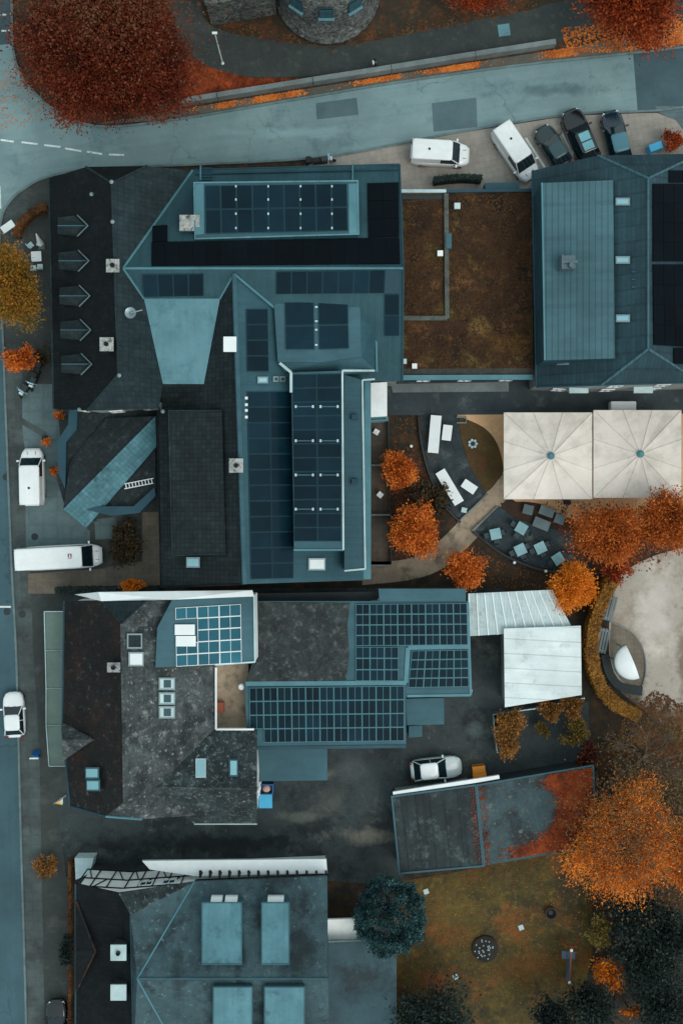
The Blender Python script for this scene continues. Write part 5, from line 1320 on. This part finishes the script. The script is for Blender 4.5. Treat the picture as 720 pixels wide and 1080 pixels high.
t = thing('play_frame', 'timber play frame with a dark blue slide on the lawn', 'play frame', P(600, 1008)); q = MB()
a0, a1 = P(602, 1002, 2.2), P(600, 1036, 2.2)
for p in ((592, 990), (611, 990), ): q.tube(P(*p, 0), a0, .06)
for p in ((588, 1035), (603, 1038)): q.tube(P(*p, 0), a1, .06)
q.tube(a0, a1, .06); q.tube(P(595, 998.5, 1.2), P(608, 998.5, 1.2), .05); q.build('frame', m_rope, t)
q = MB(); q.prism([P(598, 1008, 1.6), P(603, 1008, 1.6), P(602, 1034, .3), P(596, 1034, .3)], [P(598, 1008, 1.5), P(603, 1008, 1.5), P(602, 1034, .2), P(596, 1034, .2)]); q.build('slide', m_slide, t)
q = MB(); q.drop([P(592, 1003, 1.7), P(606, 1004, 1.7), P(606, 1012, 1.7), P(592, 1011, 1.7)], 1.6); q.build('platform', m_slide, t)
for p in (a0, a1): q = MB(); q.lathe((p.x, p.y, p.z), [(.1, 0), (.14, .08), (.05, .16)], 8); q.build('cap', m_whitep, t)

# ------------------------------------------------------------------ person on the park path
def person(label, px, py, ang, coat, legs):
    V = [(0, 0, .95), (0, 0, 1.18), (.02, 0, 1.4), (.03, 0, 1.53), (.05, 0, 1.66), (.06, 0, 1.76),
         (0, .1, .9), (.12, .11, .5), (.05, .11, .08), (.2, .12, .05), (0, -.1, .9), (.02, -.11, .5), (-.18, -.11, .1), (-.05, -.12, .05),
         (.02, .2, 1.42), (-.06, .26, 1.15), (.06, .27, .9), (.02, -.2, 1.42), (.1, -.26, 1.15), (.24, -.25, .95)]
    E = [(0, 1), (1, 2), (2, 3), (3, 4), (4, 5), (0, 6), (6, 7), (7, 8), (8, 9), (0, 10), (10, 11), (11, 12), (12, 13), (2, 14), (14, 15), (15, 16), (2, 17), (17, 18), (18, 19)]
    Rd = [.15, .15, .16, .06, .1, .07, .1, .07, .05, .045, .1, .07, .05, .045, .075, .055, .045, .075, .055, .045]
    me = bpy.data.meshes.new('person'); me.from_pydata(V, E, []); o = bpy.data.objects.new('person', me); COL.objects.link(o)
    sk_ = o.modifiers.new('skin', 'SKIN')
    for i, r in enumerate(Rd): me.skin_vertices[0].data[i].radius = (r, r)
    me.skin_vertices[0].data[0].use_root = True
    o.modifiers.new('sub', 'SUBSURF').levels = 2; o.modifiers['sub'].render_levels = 2
    dg_ = bpy.context.evaluated_depsgraph_get(); m2 = bpy.data.meshes.new_from_object(o.evaluated_get(dg_)); o.modifiers.clear(); o.data = m2
    m2.materials.clear()
    for m in (coat, legs, m_skin): m2.materials.append(m)
    for p in m2.polygons:
        z = p.center.z; p.material_index = 1 if z < .9 else (2 if z > 1.52 else 0); p.use_smooth = True
    o.location = P(px, py); o.rotation_euler = (0, 0, R(ang)); tag(o, label, 'person'); BASE[o.name] = Vector((0, 0, 0))
    h = MB(); h.lathe((.03, 0, 1.68), [(.1, -.06), (.125, .02), (.1, .1), (.03, .14)], 14); h.build('hair', m_dark, o, smooth=True, local=True)
    h = MB(); h.box((-.16, 0, 1.1), (.14, .3, .36)); h.build('backpack', m_whitep, o, local=True, bevel=.04)
    return o


person('person in dark clothes walking along the park path by the low wall', 395, 72, 10, m_dark, paint('dark_trousers', (20, 24, 32), .8))

# ------------------------------------------------------------------ plants
def leaves_mesh(name, pts, size, mat, parent=None, flat=.5, base=None, jit=.45, along=None):
    n = len(pts); pts = np.asarray(pts, float)
    nrm = npr.normal(size=(n, 3)); nrm[:, 2] = np.abs(nrm[:, 2]) + flat * 2; nrm /= np.linalg.norm(nrm, axis=1)[:, None]
    t = npr.normal(size=(n, 3)); u = np.cross(nrm, t); u /= np.linalg.norm(u, axis=1)[:, None]; v = np.cross(nrm, u)
    if along is not None:
        al = np.asarray(along) + npr.normal(size=(n, 3)) * .42; al /= np.linalg.norm(al, axis=1)[:, None] + 1e-6
        v = np.cross(nrm, al); v /= np.linalg.norm(v, axis=1)[:, None] + 1e-6; u = al
    s = size * (1 + jit * npr.uniform(-1, 1, n))[:, None]
    V = np.stack([pts - u * s * .7, pts - v * s * .38, pts + u * s * .7, pts + v * s * .38], 1).reshape(-1, 3)
    if base is not None: V = V - np.array(base)
    me = bpy.data.meshes.new(name); me.vertices.add(n * 4); me.vertices.foreach_set('co', V.ravel())
    me.loops.add(n * 4); me.loops.foreach_set('vertex_index', np.arange(n * 4, dtype=np.int32))
    me.polygons.add(n); me.polygons.foreach_set('loop_start', np.arange(0, n * 4, 4, dtype=np.int32))
    try: me.polygons.foreach_set('loop_total', np.full(n, 4, dtype=np.int32))
    except Exception: pass
    me.update(calc_edges=True); me.materials.append(mat)
    o = bpy.data.objects.new(name, me); COL.objects.link(o)
    if parent is not None: o.parent = parent
    BASE[o.name] = Vector(base) if base is not None else Vector((0, 0, 0))
    return o


def tree(name, label, px, py, rpx, h, mat, n=3000, leaf=.26, clumps=45, cat='tree', group=None, sx=1.0, sy=1.0, low=.25, bark=None, spread=.17, hollow=.55, flat=.4, vr=.42, zmax=1, dry=None, rag=1.0, dryf=.125, dryz=.5):
    zc = h * .62; c = P(px, py, zc); Rr = rpx * K * (H - zc) / H
    t = thing(name, label, cat, Vector((c.x, c.y, 0)), 0, group)
    if cat == 'tree' and 'evergreen' not in name: n = int(n * 1.7); leaf *= .76
    rz = max(h * vr, .3); cc = []; ph = [rng.random() * 6.28 for _ in range(4)]
    clumps = int(clumps * 1.6)
    for k in range(clumps):
        z = rng.uniform(-low * 2, zmax); a = rng.random() * 6.283; rr = math.sqrt(max(0, 1 - min(1, abs(z)) ** 2)); q = rng.uniform(1.04 - .38 * rag, 1.06)
        lob = .86 + rag * (.10 * math.sin(2 * a + ph[3]) + .12 * math.sin(3 * a + ph[0]) + .10 * math.sin(5 * a + ph[1]) + .07 * math.sin(9 * a + ph[2]))
        cc.append((Rr * sx * rr * q * lob * math.cos(a), Rr * sy * rr * q * lob * math.sin(a), rz * z * q))
    cc = np.array(cc); org = np.array((c.x, c.y, zc - rz * .35)); tip = cc + np.array((0, 0, rz * .35))
    wgt = npr.uniform(.15, 1.4, clumps) ** 1.3; w = npr.choice(clumps, n, p=wgt / wgt.sum())
    tt = hollow + (1 - hollow) * npr.uniform(0, 1, n) ** .75
    lat = Rr * spread * (.35 + .75 * (1 - np.abs(tt - .75)))
    d = np.clip(npr.normal(size=(n, 3)), -2.3, 2.3) * np.stack([lat * sx, lat * sy, lat * .8], 1)
    pts = org + tip[w] * tt[:, None] + d
    pts[:, 2] = np.maximum(pts[:, 2], .1)
    al = tip[w] / (np.linalg.norm(tip[w], axis=1)[:, None] + 1e-6)
    leaves_mesh('crown', pts, leaf, mat, t, flat, (c.x, c.y, 0), along=al)
    cc = cc + np.array((c.x, c.y, zc)); sp = np.array([Rr * spread * sx, Rr * spread * sy, rz * spread * .8])
    if dry:
        nd = int(n * dryf); w2 = npr.integers(0, clumps, nd); q2 = (cc[w2] - np.array((c.x, c.y, zc))) * np.array((.55, .55, 1.02)) + np.array((c.x, c.y + Rr * .3, zc + dryz)) + npr.normal(size=(nd, 3)) * sp * 4
        leaves_mesh('dry_twigs', q2, leaf * 1.1, dry, t, flat, (c.x, c.y, 0))
    b = MB(); r0 = max(.05, h * .022); b.tube((c.x, c.y, -.05), (c.x, c.y, zc * .6), r0, r0 * .7, 9); b.tube((c.x, c.y, zc * .6), (c.x, c.y, zc + rz * .5), r0 * .7, r0 * .2, 7)
    for k in range(0, clumps, max(1, clumps // 16)):
        p = Vector(cc[k]); s = Vector((c.x, c.y, zc * rng.uniform(.4, .9))); m = s.lerp(p, .55) + Vector((0, 0, .12 * Rr)); b.tube(s, m, r0 * .45, r0 * .28, 5); b.tube(m, p, r0 * .28, r0 * .08, 5)
    b.build('trunk', bark or m_bark, t)
    return t


tree('red_tree', 'huge dark red tree overhanging the road junction at top left', 110, 48, 97, 14, m_l_red, 84000, .18, 300, rag=.75, sx=1.04, sy=.98, spread=.075, hollow=.35, flat=.2, vr=.38, dry=leaf_mat('twigs_tan', [(80, 40, 26), (104, 62, 40), (96, 74, 50)], .5))
tree('orange_tree', 'orange-red tree at the top right corner above the verge', 668, -6, 58, 10, m_l_rust, 13300, 0.216, 80, sy=.85)
tree('orange_tree', 'rust-orange tree at top edge just right of the tower lawn', 510, -14, 45, 6, m_l_rust, 4750, 0.173, 40, sy=.5)
tree('yellow_tree', 'yellow-green autumn tree at the left edge on the pavement', 9, 303, 32, 9, m_l_yel, 8550, 0.187, 60, sy=1.35)
tree('orange_shrub', 'bright orange shrub above the parked black motorcycle', 24, 378, 19, 2.6, m_l_or, 2850, 0.144, 25, 'shrub', sy=.8)
tree('orange_tree', 'round orange tree topmost beside the patio slabs', 420, 496, 19, 4, m_l_or, 3800, 0.158, 32, sy=1.1)
tree('orange_tree', 'wide orange tree between patio and curving path', 437, 558, 28, 5, m_l_or, 6840, 0.173, 50, hollow=.45)
tree('orange_tree', 'orange tree inside the bend of the path above the workshop', 491, 600, 22, 4, m_l_or, 3610, 0.158, 30, hollow=.4)
tree('rust_tree', 'broad rust-orange tree below the left half of the right parasol', 641, 562, 41, 7, m_l_rust2, 13000, .17, 90, sx=1.05, sy=.72, hollow=.4)
tree('rust_tree', 'rust-red tree overlapping the right parasol corner', 700, 547, 33, 8, m_l_rust2, 10000, .17, 70, sy=1.02, hollow=.4)
tree('bright_orange_tree', 'round brightest orange tree touching the ribbed canopy', 604, 621, 26, 5, m_l_br, 6460, 0.158, 40, hollow=.3, rag=.5)
tree('rust_shrub', 'small rust-coloured bush at the top end of the curved hedge', 650, 600, 16, 3, m_l_rust, 1710, 0.144, 20, 'shrub')
tree('brown_shrub', 'brown bush at lower left inside the garden fence', 536, 772, 19, 3, m_l_brn, 2850, 0.158, 24, 'shrub', sy=1.25)
tree('brown_shrub', 'round brown bush left below the white shed', 577, 749, 13, 2.5, m_l_brn, 1710, 0.144, 16, 'shrub')
tree('brown_shrub', 'round brown bush right below the white shed', 602, 746, 13, 2.5, m_l_brn, 1710, 0.144, 16, 'shrub')
tree('brown_shrub', 'olive brown bush lowest below the white shed corner', 607, 772, 15, 2.5, m_l_ol, 1710, 0.144, 16, 'shrub')
tree('brown_shrub', 'small pale bush between the fenced brown bushes', 571, 770, 9, 1.8, m_l_ol, 760, 0.115, 12, 'shrub')
tree('orange_tree', 'big bright orange tree over the leaf-strewn garage and lawn', 657, 890, 60, 9, m_l_or2, 26000, .15, 120, sy=1.12, hollow=.5, spread=.11, zmax=.8, rag=1.15, dryf=.13, dryz=1.4, dry=leaf_mat('twigs_brown', [(58, 46, 32), (96, 78, 54), (130, 96, 58)], .7))
tree('orange_tree', 'partly bare orange tree at the right edge beside the big orange crown', 716, 900, 34, 7.5, m_l_or2, 6000, .15, 60, sy=1.2, hollow=.5, spread=.13)
tree('red_shrub', 'dark red creeper shrub at the garage corner by brown bushes', 618, 796, 14, 2.8, leaf_mat('leaves_crimson', [(50, 24, 18), (84, 36, 24), (110, 52, 30)], .8), 700, .2, 16, 'shrub')
tree('blue_spruce', 'round blue-green spruce between the extension and the lawn', 411, 965, 42, 8, m_l_spr, 24000, .15, 170, rag=.25, hollow=.82, spread=.055, vr=.45, low=.1)
tree('olive_shrub', 'egg-shaped olive bush at the lawn right edge', 632, 984, 14, 3.4, leaf_mat('leaves_pale_olive', [(84, 72, 34), (136, 118, 62), (164, 146, 90)], 1.2), 2600, .14, 30, 'shrub', sy=1.4, hollow=.3, spread=.14)
tree('orange_shrub', 'bright ragged orange bush below the olive one', 643, 1028, 18, 3, m_l_br, 2470, 0.144, 18, 'shrub', sy=1.15)
tree('orange_shrub', 'small orange bush at the bottom edge right of centre', 664, 1066, 11, 2.5, m_l_br, 760, 0.130, 8, 'shrub', sy=.6)
for (x, y, r, lb) in ((672, 968, 30, 'dark evergreen just below the orange crowns'), (702, 985, 26, 'dark evergreen at the right edge below orange crowns'), (682, 1018, 32, 'dark evergreen right of the ragged orange bush'), (625, 1062, 26, 'dark evergreen left of the bottom orange bush'), (700, 1062, 30, 'dark evergreen in the bottom right corner'), (455, 1078, 42, 'low dark evergreen at the lower lawn edge'), (585, 1072, 22, 'dark evergreen at the bottom lawn edge below the slide')):
    tree('evergreen', lb, x, y, r * 1.15, 6, m_l_dk, int(r * 190), .18, 60, group='dark evergreens', hollow=.25, spread=.2)
for (x, y, lb) in ((63, 439, 'small orange potted shrub at the porch corner, uppermost'), (49, 465, 'small orange potted shrub beside the forecourt drain, middle'), (57, 496, 'small orange potted shrub beside the nose-up white van')):
    t = tree('potted_shrub', lb, x, y, 6, 1.0, m_l_or, 160, .14, 8, 'potted plant', 'potted shrubs at the porch'); c = P(x, y, .6)
    q = MB(); q.lathe((c.x, c.y, 0), [(.18, 0), (.27, .4), (.24, .42)], 14); q.build('pot', m_wall_d, t)
tree('orange_shrub', 'orange bush pressed against the north wall of lichen house', 141, 617, 15, 2.2, m_l_br, 1710, 0.122, 16, 'shrub', sy=.45)
tree('brown_shrub', 'dry brown creeper at the corner of the hedge by pavement', 48, 915, 14, 1.6, m_l_brn, 1330, 0.122, 16, 'shrub')
tree('orange_shrub', 'small rust bush at the right end of the parking row', 708, 148, 12, 1.6, m_l_rust, 1140, 0.144, 14, 'shrub')
tree('bed_shrub', 'brown mound of shrubs on the bed behind the long white van', 133, 575, 19, 1.4, m_shrub, 1500, .2, 26, 'shrub', sy=1.3)
tree('bed_shrub', 'dark ground shrub under the upper orange tree', 452, 530, 22, 1.2, m_shrub, 1000, .22, 24, 'shrub', sy=1.2)
tree('bed_shrub', 'dark ground shrub by the slate wall near motorcycle', 46, 375, 11, 1.4, m_shrub, 400, .18, 14, 'shrub')
tree('bed_shrub', 'dark ivy clump at the street side of the black mansard', 71, 1003, 9, 2.2, m_l_dk, 600, .2, 14, 'shrub', sy=2.2)


def hedge(label, path, w, h, mat, n, name='hedge', leaf=.16):
    t = thing(name, label, 'hedge', P(*path[0])); pth = curve(path, 3)
    strip(pth, w * .86, 0, h * .93).build('core', mat, t)
    P0 = [np.array((x, y)) for x, y in pth]; pts = []
    for _ in range(n):
        k = rng.randrange(len(P0) - 1); q = P0[k] + (P0[k + 1] - P0[k]) * rng.random(); d = (P0[k + 1] - P0[k]); d = d / np.linalg.norm(d); o = rng.uniform(-.5, .5) * w * (1 + .1 * math.sin(k))
        z = h * rng.uniform(.9, 1.04) if abs(o) < w * .42 else h * rng.uniform(.2, 1); c = P(q[0] - d[1] * o, q[1] + d[0] * o, 0); pts.append((c.x, c.y, z))
    leaves_mesh('leaves', pts, leaf, mat, t, .8, tuple(BASE[t.name]))
    return t


hedge('curved brown hedge between the white shed and the gravel court', [(641, 610), (630, 632), (621, 660), (619, 690), (626, 716), (642, 738), (668, 752)], 14, 1.9, m_hedge, 3200)
hedge('dark clipped hedge beside the parking bay', [(456, 194), (472, 192), (488, 191), (506, 192)], 6, 1.3, m_l_dk, 700)
hedge('rusty hedge along the street side of the timber-framed house', [(77, 905), (77, 960), (77, 1020), (77, 1090)], 3.5, 1.2, m_litter3, 500)
hedge('low brown hedge at the pavement corner below the road', [(52, 221), (38, 226), (24, 240), (20, 252)], 8, 1.0, m_litter3, 900)
hedge('short dark hedge along the drive north of lichen house', [(62, 622), (100, 621), (150, 621), (170, 621)], 7, 1.3, m_l_dk, 700)


def bare_tree(label, px, py, rpx, h):
    c = P(px, py, h * .5); t = thing('bare_tree', label, 'tree', Vector((c.x, c.y, 0))); b = MB(); tips = []
    def grow(p, d, L, r, lv):
        q = p + d * L; b.tube(p, q, r, r * .65, 4 if lv > 1 else 6)
        if lv >= 4: tips.append(q); return
        for k in range(4 if lv < 2 else 3):
            nd = (d + Vector((rng.gauss(0, .5), rng.gauss(0, .5), rng.gauss(0.05, .3)))).normalized(); grow(p + d * L * rng.uniform(.55, 1), nd, L * rng.uniform(.6, .85), r * .6, lv + 1)
    b.tube((c.x, c.y, 0), (c.x, c.y, h * .4), .25, .2, 8)
    Rr = rpx * K * .95
    for k in range(11):
        a = k * 6.283 / 11 + rng.uniform(-.2, .2); grow(Vector((c.x, c.y, h * rng.uniform(.25, .42))), Vector((math.cos(a), math.sin(a), rng.uniform(.35, .9))).normalized(), Rr * .36, .09, 1)
    b.build('branches', m_barkgrey, t)
    pts = [tuple(p + Vector((rng.gauss(0, .3), rng.gauss(0, .3), rng.gauss(0, .3)))) for p in tips for _ in range(1)]
    leaves_mesh('crown', pts, .14, m_l_ol, t, .3, (c.x, c.y, 0))
    return t


bare_tree('large almost bare grey-brown tree below the gravel court', 684, 800, 66, 9)
bare_tree('smaller bare tree between the big orange crown and the right edge', 706, 850, 44, 7.5)


def inside(x, y, poly):
    r = False; j = len(poly) - 1
    for i in range(len(poly)):
        if (poly[i][1] > y) != (poly[j][1] > y) and x < (poly[j][0] - poly[i][0]) * (y - poly[i][1]) / (poly[j][1] - poly[i][1]) + poly[i][0]: r = not r
        j = i
    return r


def litter(name, poly, n, mat, size=.16, z=.03, clump=0, fuzz=0, clip=None):
    xs = [p[0] for p in poly]; ys = [p[1] for p in poly]; pts = []; tries = 0
    cen = [(rng.uniform(min(xs), max(xs)), rng.uniform(min(ys), max(ys))) for _ in range(clump)]
    while len(pts) < n and tries < n * 12:
        tries += 1
        if clump: q = rng.choice(cen); x, y = rng.gauss(q[0], 7), rng.gauss(q[1], 7)
        else: x, y = rng.uniform(min(xs), max(xs)), rng.uniform(min(ys), max(ys))
        if not clump and not inside(x, y, poly): continue
        if fuzz: x, y = x + rng.gauss(0, fuzz), y + rng.gauss(0, fuzz)
        if inside(x, y, clip or poly): c = P(x, y, z); pts.append((c.x, c.y, z + rng.random() * .03))
    o = leaves_mesh(name, pts, size, mat, None, 2.5); o['kind'] = 'stuff'; return o


litter('leaf_carpet', [(195, 58), (226, 75), (262, 84), (305, 84), (330, 86), (240, 101), (168, 112), (150, 100), (170, 60)], 8000, m_litter, .16, fuzz=3, clip=[(150, 50), (226, 72), (262, 82), (335, 84), (330, 90), (168, 112), (120, 120)])
litter('fallen_leaves', [(168, 119), (420, 78), (590, 52), (720, 30), (720, 46), (540, 66), (420, 83), (168, 126)], 3400, m_litter2, .12, .03, 60)
litter('fallen_leaves', [(150, 92), (250, 92), (300, 94), (168, 117), (150, 118)], 900, m_litter, .14, fuzz=3, clip=[(140, 80), (340, 84), (320, 90), (168, 118), (140, 122)])
litter('fallen_leaves', [(580, 530), (690, 535), (700, 590), (650, 606), (600, 600)], 1500, m_litter, .13, fuzz=6, clip=[(560, 520), (720, 520), (720, 620), (560, 620)])
litter('fallen_leaves', [(400, 470), (440, 475), (470, 560), (440, 590), (412, 590)], 900, m_litter, .12, fuzz=4, clip=[(392, 440), (480, 440), (470, 590), (392, 590)])
litter('fallen_leaves', [(590, 30), (720, 15), (720, 48), (660, 55), (600, 55)], 1500, m_litter2, .15)
litter('fallen_leaves', [(215, 28), (300, 47), (350, 52), (480, 28), (560, 12), (570, 0), (480, 8), (400, 34), (350, 40), (240, 24)], 900, m_litter3, .14)
litter('fallen_leaves', [(10, 55), (30, 85), (60, 118), (40, 130), (0, 140), (0, 90)], 220, m_litter2, .11)
litter('fallen_leaves', [(415, 440), (445, 440), (480, 550), (430, 590), (412, 590)], 700, m_litter3, .12)
litter('fallen_leaves', [(500, 575), (530, 592), (600, 606), (600, 622), (500, 620)], 600, m_litter3, .12)
litter('roof_leaves', [(575, 818), (625, 809), (627, 890), (570, 900), (530, 905), (572, 892), (592, 870), (597, 840)], 13000, m_litter, .15, 2.9, fuzz=5, clip=[(505, 830), (623, 810), (626, 890), (512, 910)])
litter('roof_leaves', [(503, 830), (512, 828), (518, 912), (510, 913)], 200, m_litter, .1, 2.9)
litter('roof_leaves', [(494, 830), (502, 829), (508, 910), (500, 911)], 160, m_litter, .1, 2.85)
litter('lawn_leaves', [(425, 932), (515, 916), (618, 898), (618, 1000), (600, 1060), (430, 1060)], 1500, m_l_brn, .085)
litter('fallen_leaves', [(612, 790), (720, 760), (720, 960), (620, 960)], 4500, m_litter3, .16)
litter('fallen_leaves', [(660, 752), (690, 728), (720, 742), (720, 800), (640, 800)], 2200, m_litter3, .15)
litter('fallen_leaves', [(0, 0), (0, 0), (1, 1)], 0, m_litter3) if False else None
litter('fallen_leaves', [(72, 900), (84, 900), (84, 1080), (70, 1080)], 250, m_litter, .14)
litter('moss_tufts', [(472, 206), (560, 205), (560, 388), (426, 388), (426, 340), (472, 338)], 3000, leaf_mat('moss_tuft', [(44, 32, 20), (72, 48, 28), (96, 66, 36)], .5), .14, 3.93)
litter('moss_tufts', [(426, 211), (466, 211), (466, 332), (426, 332)], 900, bpy.data.materials['moss_tuft'], .14, 3.93)
